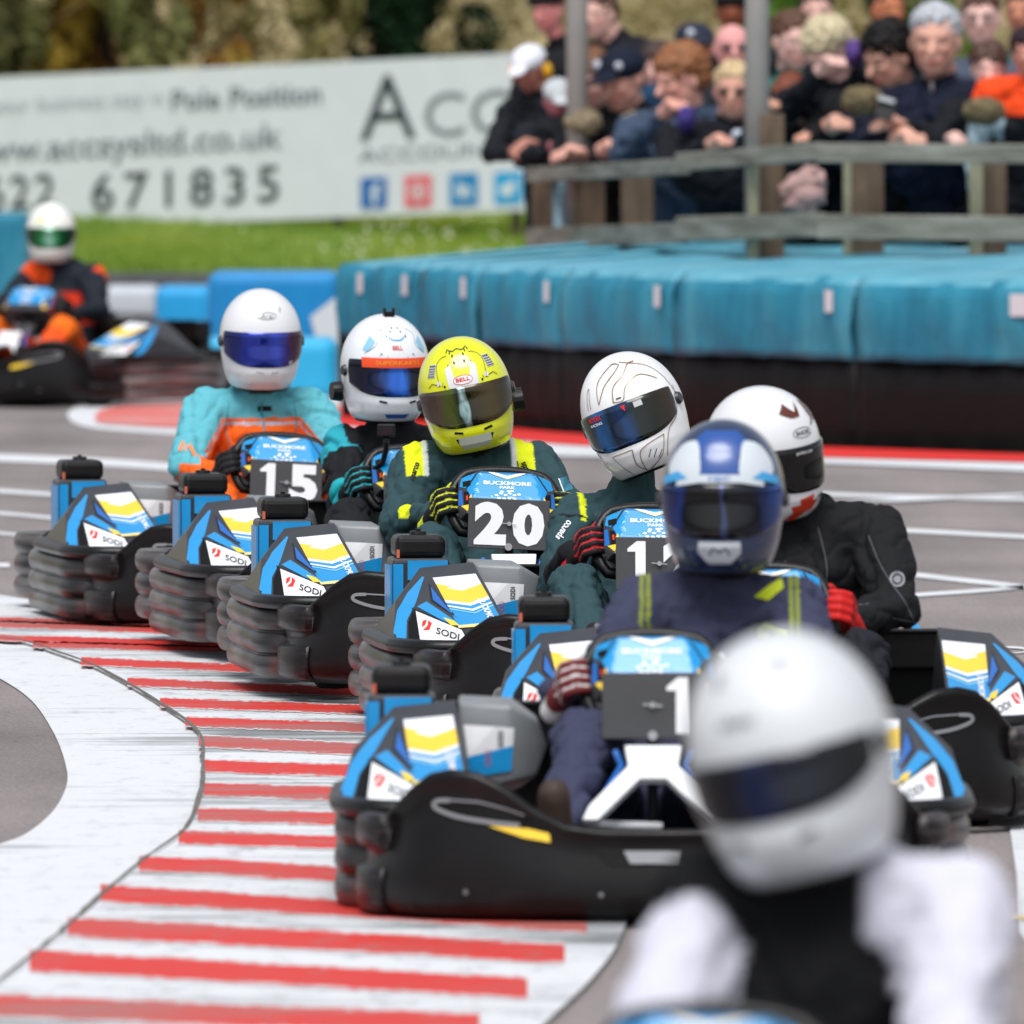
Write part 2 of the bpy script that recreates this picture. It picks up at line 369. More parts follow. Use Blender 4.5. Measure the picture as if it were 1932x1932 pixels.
def paint(name, col, wear, amount=.5, scl=1.0):
    m = bpy.data.materials.new(name); m.use_nodes = True; n = m.node_tree; p = n.nodes['Principled BSDF']; tc = n.nodes.new('ShaderNodeTexCoord')
    mp = n.nodes.new('ShaderNodeMapping'); mp.inputs['Scale'].default_value = (.45*scl, 3.2*scl, 1); n.links.new(tc.outputs['Object'], mp.inputs[0])
    a = n.nodes.new('ShaderNodeTexNoise'); a.inputs['Scale'].default_value = 2.2; a.inputs['Detail'].default_value = 9; a.inputs['Roughness'].default_value = .7
    n.links.new(mp.outputs[0], a.inputs['Vector'])
    b = n.nodes.new('ShaderNodeTexNoise'); b.inputs['Scale'].default_value = .9; b.inputs['Detail'].default_value = 6; n.links.new(tc.outputs['Object'], b.inputs['Vector'])
    ad = n.nodes.new('ShaderNodeMath'); ad.operation = 'ADD'; n.links.new(a.outputs[0], ad.inputs[0]); n.links.new(b.outputs[0], ad.inputs[1])
    cr = n.nodes.new('ShaderNodeValToRGB'); n.links.new(ad.outputs[0], cr.inputs[0])
    mr = n.nodes.new('ShaderNodeMapRange'); mr.inputs[1].default_value = 1.12-amount*.28; mr.inputs[2].default_value = 1.30-amount*.20; mr.inputs[4].default_value = .85
    n.links.new(ad.outputs[0], mr.inputs[0])
    mx = n.nodes.new('ShaderNodeMix'); mx.data_type = 'RGBA'; mx.inputs[6].default_value = (*lin(col), 1); mx.inputs[7].default_value = (*lin(wear), 1)
    n.links.new(mr.outputs[0], mx.inputs[0]); n.links.new(mx.outputs[2], p.inputs['Base Color'])
    p.inputs['Roughness'].default_value = .55
    f2 = n.nodes.new('ShaderNodeTexNoise'); f2.inputs['Scale'].default_value = 14; f2.inputs['Detail'].default_value = 8; f2.inputs['Roughness'].default_value = .75
    m2 = n.nodes.new('ShaderNodeMapping'); m2.inputs['Scale'].default_value = (1, .35, 1); n.links.new(tc.outputs['Object'], m2.inputs[0]); n.links.new(m2.outputs[0], f2.inputs['Vector'])
    r2 = n.nodes.new('ShaderNodeMapRange'); r2.inputs[1].default_value = .53; r2.inputs[2].default_value = .66; r2.inputs[4].default_value = .25+amount*.5; n.links.new(f2.outputs[0], r2.inputs[0])
    x2 = n.nodes.new('ShaderNodeMix'); x2.data_type = 'RGBA'; x2.inputs[7].default_value = (*lin(wear), 1); n.links.new(r2.outputs[0], x2.inputs[0]); n.links.new(mx.outputs[2], x2.inputs[6]); n.links.new(x2.outputs[2], p.inputs['Base Color'])
    fb = n.nodes.new('ShaderNodeTexNoise'); fb.inputs['Scale'].default_value = 60; n.links.new(tc.outputs['Object'], fb.inputs['Vector'])
    bu = n.nodes.new('ShaderNodeBump'); bu.inputs['Strength'].default_value = .35; bu.inputs['Distance'].default_value = .01
    n.links.new(fb.outputs[0], bu.inputs['Height']); n.links.new(bu.outputs[0], p.inputs['Normal'])
    return m
M_PW = paint('white_track_paint', '#d9dcdf', '#85898b', .12)
M_KW = paint('white_kerb_paint', '#d9dcdf', '#5d6163', .42)
M_KR = paint('red_kerb_paint', '#d0281b', '#a06a64', .5)
inner = [(-400, 1190), (-200, 1196), (0, 1207), (60, 1216), (94, 1228), (187, 1263), (300, 1328), (375, 1385), (384, 1444), (381, 1500), (350, 1569), (275, 1625), (187, 1700), (125, 1756), (56, 1813), (-60, 1905), (-160, 1990), (-300, 2120)]
outer = [(-400, 1085), (-200, 1100), (0, 1122), (200, 1160), (420, 1212), (600, 1265), (760, 1325), (900, 1395), (1050, 1490), (1150, 1590), (1185, 1690), (1169, 1772), (1112, 1850), (1025, 1932), (900, 2050), (800, 2160)]
asphin = [(-400, 1215), (-200, 1232), (-60, 1255), (0, 1280), (60, 1322), (100, 1380), (122, 1435), (126, 1480), (100, 1530), (50, 1572), (0, 1592), (-60, 1615), (-160, 1650), (-300, 1700)]
KZ = .012
ci = catmull(inner, 6); co_ = catmull(outer, 6); ca = catmull(asphin, 6)
# white apron = area between the inner asphalt edge and the kerb edge
sheet('painted_apron', [tuple(p) for p in ca]+[tuple(p) for p in ci[::-1]], .004, M_PW)
kp = [tuple(p) for p in ci]+[tuple(p) for p in co_[::-1]]
o = sheet('kerb', kp, KZ, M_KW)
def skirt(px, name, m):
    V = []; Fc = []
    for x, y in px:
        p = G(x, y, KZ); V += [(p.x, p.y, KZ), (p.x, p.y, 0)]
    for i in range(len(px)-1): Fc.append((2*i, 2*i+1, 2*i+3, 2*i+2))
    q = mk(name, V, Fc, m); q['kind'] = 'structure'
skirt([tuple(p) for p in ci], 'kerb_edge', mat('kerb_side', '#7d7a76', .9, var=.3)); skirt([tuple(p) for p in co_], 'kerb_edge', MATS['kerb_side'])
def outx(y, arr):
    best = None
    for a, b in zip(arr[:-1], arr[1:]):
        if min(a[1], b[1]) <= y <= max(a[1], b[1]) and a[1] != b[1]:
            best = a[0]+(b[0]-a[0])*(y-a[1])/(b[1]-a[1])
    return best
bars = [(-120, 1163, .04, 8), (-40, 1176, .035, 11), (-30, 1202, .03, 10), (62, 1216, .025, 10), (153, 1247, .045, 13), (240, 1286, .045, 14), (302, 1325, .035, 15), (350, 1361, .035, 16),
        (375, 1398, .05, 19), (382, 1444, .035, 20), (384, 1489, .03, 22), (373, 1536, .03, 21), (337, 1579, .035, 22), (262, 1628, .055, 25), (190, 1684, .065, 28), (128, 1748, .055, 32), (56, 1812, .056, 34), (-60, 1895, .04, 36), (-180, 1990, .04, 38)]
V = []; Fc = []
rnd = random.Random(3)
for (xl, yl, sl, th) in bars:
    xr = 400
    for _ in range(12):
        xx = outx(yl+sl*(xr-xl), co_); xr = (xx if xx is not None else 700)
    if yl > 1600: xr -= 55+(yl-1600)*.2
    n = 90; b0 = len(V)
    for i in range(n+1):
        t = i/n; x = xl+(xr-xl)*t; yc = yl+sl*(x-xl); h = th/2*(1.34+.05*math.sin(i*1.7+yl))
        j = rnd.uniform(-1, 1)*.9
        for yy in (yc-h+j, yc+h+rnd.uniform(-1, 1)*.9):
            p = G(x, yy, KZ+.0015); V.append(p)
    for i in range(n): Fc.append((b0+2*i, b0+2*i+1, b0+2*i+3, b0+2*i+2))
o = mk('kerb_red_bars', V, Fc, M_KR); o['kind'] = 'structure'
uvl = o.data.uv_layers.new(name='UVMap')
for lp in o.data.loops: uvl.data[lp.index].uv = (0, lp.vertex_index % 2)
def erode(m, white):
    n = m.node_tree; p = n.nodes['Principled BSDF']; src = p.inputs['Base Color'].links[0].from_socket
    uv = n.nodes.new('ShaderNodeUVMap'); sp = n.nodes.new('ShaderNodeSeparateXYZ'); n.links.new(uv.outputs[0], sp.inputs[0])
    a = n.nodes.new('ShaderNodeMath'); a.operation = 'PINGPONG'; a.inputs[1].default_value = .5; n.links.new(sp.outputs[1], a.inputs[0])
    tc = n.nodes.new('ShaderNodeTexCoord'); mp = n.nodes.new('ShaderNodeMapping'); mp.inputs['Scale'].default_value = (3.5, 9, 1); n.links.new(tc.outputs['Object'], mp.inputs[0])
    no = n.nodes.new('ShaderNodeTexNoise'); no.inputs['Scale'].default_value = 2; no.inputs['Detail'].default_value = 9; no.inputs['Roughness'].default_value = .72; n.links.new(mp.outputs[0], no.inputs['Vector'])
    q = n.nodes.new('ShaderNodeMath'); q.operation = 'MULTIPLY_ADD'; q.inputs[1].default_value = .75; n.links.new(no.outputs[0], q.inputs[0]); n.links.new(a.outputs[0], q.inputs[2])
    r = n.nodes.new('ShaderNodeMapRange'); r.inputs[1].default_value = .42; r.inputs[2].default_value = .50; n.links.new(q.outputs[0], r.inputs[0])
    x = n.nodes.new('ShaderNodeMix'); x.data_type = 'RGBA'; x.inputs[6].default_value = (*lin(white), 1); n.links.new(r.outputs[0], x.inputs[0]); n.links.new(src, x.inputs[7]); n.links.new(x.outputs[2], p.inputs['Base Color'])
erode(M_KR, '#cfd0d2')
# dark joint along the kerb
V = []; Fc = []
for i, p in enumerate(ci):
    q = G(p[0], p[1], .006); j = rnd.uniform(.0, .03); V += [(q.x-.004-j*.25, q.y, .0145), (q.x+.003, q.y, .0145)]
for i in range(len(ci)-1): Fc.append((2*i, 2*i+1, 2*i+3, 2*i+2))
o = mk('kerb_joint', V, Fc, mat('joint_dirt', '#65625e', .95, var=.4, vscale=20)); o['kind'] = 'structure'
# seams across the inner end of the blocks
V, Fc = [], []
for (xl, yl, sl, th) in bars[6:17]:
    for k in (-1, 1):
        pass
lines = [[(-150, 855), (0, 863), (180, 871), (340, 882), (520, 893)], [(-100, 921), (0, 926), (90, 932), (300, 944)], [(-100, 963), (0, 968), (120, 979)], [(-60, 1002), (0, 1006), (80, 1012)], [(-60, 1068), (0, 1066), (18, 1066)],
         [(1480, 925), (1560, 932), (1760, 938), (2100, 944)], [(1640, 998), (1760, 1003), (2100, 1021)], [(1660, 1076), (1760, 1088), (1932, 1107), (2100, 1127)], [(1640, 1128), (1760, 1120), (1850, 1114), (1932, 1107)], [(1520, 862), (1500, 862)]]
wd = [14, 7, 6, 5, 8, 7, 8, 9, 7, 1]
for pl, t in zip(lines, wd):
    q = catmull(pl, 8); up = [(p[0], p[1]-t/2) for p in q]; dn = [(p[0], p[1]+t/2) for p in q]
    sheet('painted_line', up+dn[::-1], .004, M_PW)
sheet('painted_line', [(1540, 948), (1700, 946), (1932, 934), (1932, 930), (1700, 940)], .0065, M_PW)
# oval mark at the right edge and the near right corner paint
el = [(1905+38*math.cos(a), 1226+7*math.sin(a)) for a in np.linspace(0, 2*math.pi, 30)[:-1]]; ei = [(1905+29*math.cos(a), 1227+4*math.sin(a)) for a in np.linspace(0, 2*math.pi, 30)[:-1]]
V = [G(*p, .004) for p in el]+[G(*p, .004) for p in ei]; n = len(el)
o = mk('painted_line', V, [(i, (i+1) % n, n+(i+1) % n, n+i) for i in range(n)], M_PW); o['kind'] = 'structure'
sheet('painted_line', [(1905, 1560), (1990, 1550), (1990, 1850), (1925, 1760), (1918, 1650)], .004, M_PW)
sheet('painted_line', [(1880, 1727), (1990, 1727), (1990, 1735), (1880, 1733)], .008, M_YEL)
# kerb along the tyre barrier
sheet('kerb', [(560, 770), (1060, 816), (1540, 842), (2100, 862), (2100, 876), (1932, 872), (1540, 862), (1300, 852), (1060, 838), (560, 795)], .010, paint('red_paint_clean', '#dc2a22', '#a04038', .15))
sheet('painted_line', [(560, 792), (1060, 836), (1300, 850), (1540, 860), (1932, 870), (2100, 874), (2100, 894), (1932, 889), (1540, 873), (1300, 868), (1060, 860), (560, 815)], .006, M_PW)
# island kerb beyond the leading turn
o = sheet('kerb', [tuple(p) for p in catmull([(128, 786), (150, 765), (230, 748), (420, 742), (700, 750), (900, 800), (700, 822), (400, 822), (180, 808)], 6, True)], .004, M_PW)
sheet('kerb', [tuple(p) for p in catmull([(180, 788), (215, 768), (420, 757), (640, 765), (700, 795), (400, 806), (210, 800)], 6, True)], .009, paint('red_paint_faded', '#d9625a', '#c9a09c', .5))
# grass verge, hill behind
M_GRASS = ramp_mat('grass_green', [(.3, '#536d1c'), (.5, '#678224'), (.7, '#8b9030')], rough=.9, scale=1.6, detail=8)
V = []; Fc = []; xs = np.linspace(-30, 40, 60); ys = [98.5, 99.2, 101, 103, 105, 107, 109, 111, 114]; zs = [0, .02, .12, .2, .26, .32, .36, .38, .42]
for j, (y, z) in enumerate(zip(ys, zs)):
    for x in xs: V.append((x, y, z+.03*math.sin(x*1.3+j)*(j > 0)))
for j in range(len(ys)-1):
    for i in range(59): a = j*60+i; Fc.append((a, a+1, a+61, a+60))
o = mk('grass_bank', V, Fc, M_GRASS, smooth=True); o['kind'] = 'structure'
n = 26000; X = np.random.uniform(-6, 6, n); Y = np.random.uniform(98.8, 109.5, n); Z = np.interp(Y, ys, zs)
h = np.random.uniform(.03, .09, n); a = np.random.uniform(0, 6.28, n); wv = .012
V = np.empty((n*3, 3)); V[0::3] = np.c_[X-wv*np.cos(a), Y-wv*np.sin(a), Z-.02]; V[1::3] = np.c_[X+wv*np.cos(a), Y+wv*np.sin(a), Z-.02]; V[2::3] = np.c_[X+np.random.uniform(-.03, .03, n), Y, Z+h]
o = mk('grass', V.tolist(), [(3*i, 3*i+1, 3*i+2) for i in range(n)], ramp_mat('grass_blades', [(.3, '#587420'), (.5, '#6e8a28'), (.7, '#949a36')], rough=.8, scale=.5)); o['kind'] = 'stuff'
V = []; Fc = []
for i in range(60):
    y = random.uniform(101, 108.5); x = random.uniform(-1.5, .3)+random.gauss(0, .25); z = np.interp(y, ys, zs)+.09; r = .009
    b = len(V); V += [(x-r, y, z-r), (x+r, y, z-r), (x+r, y+.01, z+r), (x-r, y+.01, z+r)]; Fc.append((b, b+1, b+2, b+3))
o = mk('wild_flowers', V, Fc, mat('petal_white', '#d8d4c0', .8)); o['kind'] = 'stuff'
o = mk('kerb', *box((0, 98.2, .06), (70, .35, .12)), mat('grey_kerbstone', '#55575b', .9, var=.2)); o['kind'] = 'structure'
V = []; Fc = []
xs = np.linspace(-60, 60, 90); ys2 = np.linspace(114, 190, 50)
for y in ys2:
    for x in xs: V.append((x, y, .42+(y-114)*.16+.5*noise.noise(Vector((x*.2, y*.2, 0)))*min(1, (y-114)/6)))
for j in range(49):
    for i in range(89): a = j*90+i; Fc.append((a, a+1, a+91, a+90))
o = mk('hillside', V, Fc, ramp_mat('leaf_litter', [(.25, '#5c5032'), (.42, '#857650'), (.55, '#a3946f'), (.68, '#77763a'), (.8, '#a99c80')], rough=.95, scale=1.3, detail=10), smooth=True); o['kind'] = 'structure'
def hz(x, y): return .42+(y-114)*.16
def leafcloud(cs, n, size, flat=1.0, seed=1):
    rg = np.random.RandomState(seed); Vs = []; per = n//len(cs)
    for (c, r) in cs:
        d = rg.normal(size=(per, 3)); d /= np.linalg.norm(d, axis=1)[:, None]; rad = rg.uniform(.35, 1, per)**.5
        P = np.array(c)+d*rad[:, None]*np.array(r); u = rg.normal(size=(per, 3)); u /= np.linalg.norm(u, axis=1)[:, None]
        v = np.cross(u, rg.normal(size=(per, 3))); v /= np.linalg.norm(v, axis=1)[:, None]; s = size*rg.uniform(.5, 1.3, per)[:, None]
        q = np.stack([P-u*s, P+v*s*.6, P+u*s, P-v*s*.6], 1).reshape(-1, 3); Vs.append(q)
    V = np.vstack(Vs); m = len(V)//4
    return V.tolist(), [(4*i, 4*i+1, 4*i+2, 4*i+3) for i in range(m)]
# far scrub that reads as one mass
cs = []
rg = random.Random(5)
for i in range(260):
    y = rg.uniform(115, 121); x = rg.uniform(-6, 6); cs.append(((x, y, hz(x, y)+rg.uniform(.0, 1.7)), (rg.uniform(.15, .5), .4, rg.uniform(.2, .5))))
o = mk('scrub', *leafcloud(cs, 26000, .045, seed=4), ramp_mat('scrub_leaves', [(.3, '#5a5626'), (.42, '#837d3c'), (.5, '#a89a72'), (.6, '#8d7f52'), (.72, '#7f8434')], rough=.9, scale=1.1)); o['kind'] = 'stuff'
TREES = [(30, 124, .10, (125, 98, 60), 'olive_leaf', [(74, 78, 46), (106, 104, 62), (132, 126, 78)], 'olive bushy young tree at the left end of the hoarding', .35),
         (120, 126, .08, (104, 84, 52), 'gold_leaf', [(128, 106, 40), (162, 132, 48), (182, 150, 62)], 'tree with golden yellow leaves behind the hoarding', .5),
         (185, 122, .16, (74, 58, 42), 'rust_leaf', [(122, 84, 40), (168, 112, 52), (190, 136, 62)], 'dark trunked tree with rust coloured low twigs', .3),
         (280, 130, .07, (126, 122, 68), 'moss_leaf', [(98, 104, 58), (126, 126, 76), (150, 144, 92)], 'slim mossy green tree right of the rust coloured one', .3),
         (430, 128, .06, (142, 124, 78), 'autumn_leaf', [(150, 88, 46), (182, 126, 58), (168, 160, 72)], 'small orange leaved tree behind the middle of the hoarding', .35),
         (740, 121, .30, (30, 37, 24), 'ivy_leaf', [(14, 33, 19), (23, 51, 27), (32, 69, 37)], 'thick tree trunk smothered in dark green ivy', .62),
         (600, 132, .10, (124, 104, 74), 'dull_leaf', [(112, 106, 62), (140, 130, 82), (160, 150, 102)], 'brown trunk with thin leaves left of the ivy tree', .3),
         (1470, 125, .2, (84, 82, 52), 'green_leaf', [(70, 104, 40), (96, 136, 48), (124, 162, 60)], 'green leafed tree beyond the crowd by the second pole', .6),
         (1700, 127, .14, (86, 84, 50), 'green_leaf', [(70, 104, 40), (96, 136, 48), (124, 162, 60)], 'green leafed tree beyond the crowd near the right', .6)]
for k, (px, d, r, tcol, lname, lc, label, cw) in enumerate(TREES):
    d = 113.2+(k % 3)*.35
    b = W(px, 75, d); z0 = hz(b.x, d); t = empty('tree', (b.x, d, z0)); tag(t, label, 'tree', 'trees behind the hoarding')
    rr = random.Random(k); pts = [(0, 0, -.3)]; x = 0
    for j in range(1, 9): x += rr.uniform(-.06, .06); pts.append((x, rr.uniform(-.05, .05), j*.8-.3))
    tb = [tube(pts, [r*(1-.07*j) for j in range(9)], 10)]
    for q in range(7):
        h0 = 1.5+q*.6; a = rr.uniform(0, 6.28); L = rr.uniform(.8, 1.6)
        tb.append(tube([(x*.3, 0, h0), (x*.3+math.cos(a)*L*.5, math.sin(a)*L*.5, h0+.45), (x*.3+math.cos(a)*L, math.sin(a)*L, h0+1)], [r*.4, r*.25, r*.1], 6))
    mk('trunk', *merge(*tb), mat('bark_%d' % k, lin(tcol), .95, var=.35, vscale=6, bump=.6, bscale=20), t, True)
    cs = []
    for q in range(26): cs.append(((rr.gauss(0, cw*.42), rr.gauss(0, .25), rr.uniform(.3, 2.6)), (cw*.34, .25, .28)))
    for q in range(22): a = rr.uniform(0, 6.28); rad = rr.uniform(0, 1.5); cs.append(((rad*math.cos(a), rad*math.sin(a), rr.uniform(3.4, 6.6)), (.6, .6, .45)))
    mk('crown', *leafcloud(cs, 9000, .055, seed=k+10), ramp_mat(lname, [(.3, lc[0]), (.5, lc[1]), (.7, lc[2])], rough=.85, scale=2.5), t)

# ------------------------------------------------------------------ advertising hoarding
c00 = W(-170, 440, 111); c10 = W(1300, 386, 104); c01 = W(-170, 153, 111); c11 = W(1300, 86, 104)
t = empty('advertising_hoarding', (c00.x, c00.y, 0)); tag(t, 'long white advertising board with grey lettering behind the grass bank', 'hoarding')
base = Vector((c00.x, c00.y, 0))
def sgn(px, py, off=-.03):      # photo position -> board surface
    u = (px+170)/1470; a = c00.lerp(c10, u); b = c01.lerp(c11, u)
    yt = 153+(86-153)*u; yb = 440+(386-440)*u; v = (py-yb)/(yt-yb); p = a.lerp(b, v); p.y += off; return p-base
V = []
for (px, py) in ((-170, 440), (1300, 386), (1300, 86), (-170, 153)):
    V += [sgn(px, py, 0), sgn(px, py, .05)]
mk('board', V, [(0, 2, 4, 6), (1, 7, 5, 3), (0, 1, 3, 2), (2, 3, 5, 4), (4, 5, 7, 6), (6, 7, 1, 0)], mat('board_white', '#dde1ea', .5, var=.03, vscale=3), t)
def stext(name, s, x0, x1, yc, ht, m, bold=0, slope=-.05, space=1.0):
    sh = text2d(s, (x0+x1)/2, 0, x1-x0, ht, bold, space=space)
    decal(name, tf2d(sh, lambda x, y: (x, yc-y+slope*(x-(x0+x1)/2))), lambda x, y: sgn(x, y, -.012), m, t)
M_SG = mat('sign_grey', '#7d858d', .6); M_SD = mat('sign_dark', '#303a42', .6); M_SL = mat('sign_light_grey', '#98a0a8', .6)
stext('lettering', 'Keep your business stay in', -100, 330, 198, 40, M_SL, -.01)
stext('lettering', 'Pole Position', 345, 630, 182, 40, M_SG, .02)
stext('lettering', 'www.accsysltd.co.uk', -75, 556, 278, 62, M_SG, .015)
stext('lettering', '01622', -120, 118, 364, 66, M_SD, .012, space=1.15)
stext('lettering', '671835', 190, 550, 354, 72, M_SD, .012, space=1.3)
stext('lettering', 'A', 702, 806, 201, 122, M_SD, .0)
stext('lettering', 'CCSYS', 822, 1165, 208, 84, M_SG, .0)
stext('lettering', 'ACCOUNTANTS', 700, 1100, 283, 26, M_SG, .0)
def icon(x0, x1, yc, m, glyph):
    h = (x1-x0)/2; cx = (x0+x1)/2
    ic = decal('icon', poly2d([(cx-h, yc+h+6), (cx+h, yc+h+4), (cx+h, yc-h-6), (cx-h, yc-h-4)], 100), lambda x, y: sgn(x, y, -.012), m, t)
    gl = [tf2d(g, lambda x, y: (cx+x*h, yc-y*h*1.1)) for g in glyph]
    decal('glyph', gl, lambda x, y: sgn(x, y, -.02), mat('icon_white', '#dfe8f0', .5), ic)
icon(703, 752, 363, mat('icon_blue', '#1766b5', .5), [text2d('f', .15, -.1, .75, 1.5, .03)])
icon(785, 835, 360, mat('icon_pink', '#e8626e', .5), [disc2d(0, 0, .62, inner=.14), disc2d(0, 0, .3, inner=.14)])
icon(868, 920, 357, mat('icon_teal', '#1a86c4', .5), [text2d('in', 0, 0, 1.0, 1.0, .04)])
icon(950, 1001, 354, mat('icon_cyan', '#25a5de', .5), [disc2d(-.1, -.15, .5, .38), disc2d(.3, .25, .25)])
icon(1238, 1286, 350, MATS['icon_cyan'], [disc2d(0, -.3, .7, .5)])
for px in (0, 330, 660, 990):
    p = sgn(px, 420, .08); mk('post', *box((p.x, p.y+.06, p.z/2+.2), (.08, .08, p.z+.6)), mat('post_wood', '#4a3f33', .9), t)

# ------------------------------------------------------------------ tyre barrier with blue covers
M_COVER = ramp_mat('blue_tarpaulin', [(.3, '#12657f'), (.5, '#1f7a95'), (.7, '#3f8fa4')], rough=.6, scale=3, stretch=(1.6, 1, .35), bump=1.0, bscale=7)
M_TOP = ramp_mat('pale_blue_top', [(.3, '#4791a8'), (.55, '#5ea3b8'), (.75, '#8bbbc8')], rough=.5, scale=2.5, bump=.4, bscale=7)  # paler blue for the top faces of the covers
M_SKIRT = ramp_mat('black_skirt', [(.35, '#050506'), (.6, '#090809'), (.8, '#130c0e')], rough=.6, scale=2, stretch=(1, 1, .4), bump=.6, bscale=5)
seam = [(632, 788), (700, 792), (790, 798), (900, 806), (1058, 817), (1268, 831), (1608, 846), (1975, 858), (2350, 866)]
pos = ['leftmost', 'second from the left', 'third from the left', 'fourth from the left', 'fifth from the left', 'just right of the gold lined helmet', 'long one above the white helmets', 'one at the right edge']
for k in range(len(seam)-1):
    a = G(*seam[k]); b = G(*seam[k+1]); ctr = (a+b)/2; ax = (b-a).normalized(); L = (b-a).length; nb = Vector((-ax.y, ax.x, 0))
    if nb.y < 0: nb = -nb
    t = empty('tyre_barrier', (ctr.x, ctr.y, 0), math.atan2(ax.y, ax.x))
    tag(t, 'blue covered barrier block, %s' % pos[k], 'barrier', 'covered barrier blocks along the track edge')
    g = .008
    n = 14; prof = [(0, .40), (.0, .44), (-.012, .55), (-.005, .68), (.015, .735), (.06, .76), (.5, .79), (1.2, .83), (2.1, .86), (2.15, .5)]
    V = []; Fc = []; rr = random.Random(k)
    for i in range(n+1):
        u = -L/2+g+(L-2*g)*i/n; e = abs(2*i/n-1)**6
        for j, (y, z) in enumerate(prof):
            wob = .014*math.sin(i*1.3+k*2+j)+rr.uniform(-.006, .006)
            sag = rr.uniform(-.006, .004) if j < 2 else 0
            V.append((u, y+(wob if j > 0 else 0)+e*(.018 if j < 5 else 0), z+sag+(.012*math.sin(u*5+j) if 5 <= j < 9 else 0)-e*.004))
    m_ = len(prof)
    for i in range(n):
        for j in range(m_-1): q = i*m_+j; Fc.append((q, q+m_, q+m_+1, q+1))
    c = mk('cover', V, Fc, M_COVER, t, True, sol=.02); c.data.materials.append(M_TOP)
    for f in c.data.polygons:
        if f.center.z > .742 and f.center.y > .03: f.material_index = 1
    V = []; Fc = []
    for i in range(n+1):
        u = -L/2+(L)*i/n
        for j, z in enumerate((0, .1, .25, .42)): V.append((u, .03+.012*math.sin(i*1.9+j*1.1+k)+.02*(j == 0), z))
    for i in range(n):
        for j in range(3): q = i*4+j; Fc.append((q, q+4, q+5, q+1))
    mk('skirt', V, Fc, M_SKIRT, t, True, sol=.02)
    mk('tyre_wall', *box((0, 1.1, .3), (L*.98, 1.95, .55)), M_DARK, t)
    tx = L/2-.10 if k < 5 else L/2-.14
    wd_ = .05 if k < 4 else (.055 if k < 6 else .12)
    if k == 0: tx = L/2-.06
    mk('paper_tag', *box((tx, -.032, .665), (wd_, .006, .10)), mat('tag_white', '#cfd3d8', .6), t)
# low plastic barriers further round the bend
def block(px0, px1, yt, yb, d0, name, label, m, cut=None):
    a = W(px0, yb, d0); b = W(px1, yb, d0); zt = CH-(yt-HOR)*d0/F; zb = max(0.0, a.z)
    t_ = empty(name, ((a.x+b.x)/2, d0, 0)); tag(t_, label, 'barrier', 'plastic barriers round the bend')
    wx = (b.x-a.x); V, Fc = box((0, .4, zt/2), (wx, .8, zt))
    c = mk('shell', V, Fc, m, t_, bev=.06)
    if cut:
        V, Fc = poly2d([((u-.5)*wx, v*zt) for u, v in cut], 1); mk('stripe', [(x, -.006, z) for x, z in V], Fc, mat('stripe_white', '#cfd6da', .5), t_)
M_BR = mat('bright_blue_plastic', '#149ad6', .35, var=.1, vscale=3, coat=.2)
block(292, 402, 541, 622, 84.6, 'plastic_barrier', 'low rounded bright blue barrier left of the plain white helmet', M_BR)
block(392, 640, 514, 700, 74.0, 'plastic_barrier', 'tall bright blue barrier with white stripe behind the plain white helmet', mat('mid_blue_plastic', '#1284c4', .35, var=.15, vscale=2), [(.78, .55), (1, .78), (1, .1), (.85, .2)])
block(372, 636, 640, 732, 68.5, 'plastic_barrier', 'low curved cyan barrier beside the shoulder of the turquoise suit', mat('cyan_plastic', '#2aaede', .35, var=.1, vscale=2))
block(190, 300, 541, 600, 88.0, 'plastic_barrier', 'pale grey low barrier between the distant kart and blue blocks', mat('pale_plastic', '#b9bfc6', .5, var=.05))
block(-140, 52, 402, 520, 92.0, 'plastic_barrier', 'teal covered barrier at the left edge behind the distant driver', M_COVER)

# ------------------------------------------------------------------ wooden fence and poles
M_RAIL = ramp_mat('weathered_rail', [(.3, '#57564e'), (.5, '#7b7a70'), (.7, '#93938a')], rough=.9, scale=3, stretch=(1, 1, 6), bump=.4)
M_POST = ramp_mat('brown_post', [(.3, '#4f4236'), (.6, '#6d5c4c'), (.8, '#857566')], rough=.9, scale=4, stretch=(5, 5, 1), bump=.4)
M_PEDGE = mat('pale_post_edge', '#8f8d76', .9, var=.15)
fe = empty('wooden_fence', (W(1290, 300, 63).x, 63, 0)); tag(fe, 'weathered grey post and rail fence in front of the spectators', 'fence'); fb = fe.location.copy()
def rail(x0, y0, d0, x1, y1, d1, th, nm='rail'):
    a = W(x0, y0, d0)-fb; b = W(x1, y1, d1)-fb; ax = (b-a).normalized(); L = (b-a).length; q = ax.to_track_quat('X', 'Z').to_matrix()
    return mk(nm, *box((a+b)/2, (L, .06, th), q), M_RAIL, fe, bev=.006)
rail(1002, 330, 66.4, 1292, 314, 63.2, .075); rail(1002, 449, 66.4, 1292, 440, 63.2, .10)
rail(1284, 306, 63.1, 1548, 286, 61.9, .085); rail(1284, 432, 63.1, 1548, 424, 61.9, .115)
rail(1543, 288, 61.8, 2080, 291, 61.6, .09); rail(1543, 427, 61.8, 2080, 434, 61.6, .115)
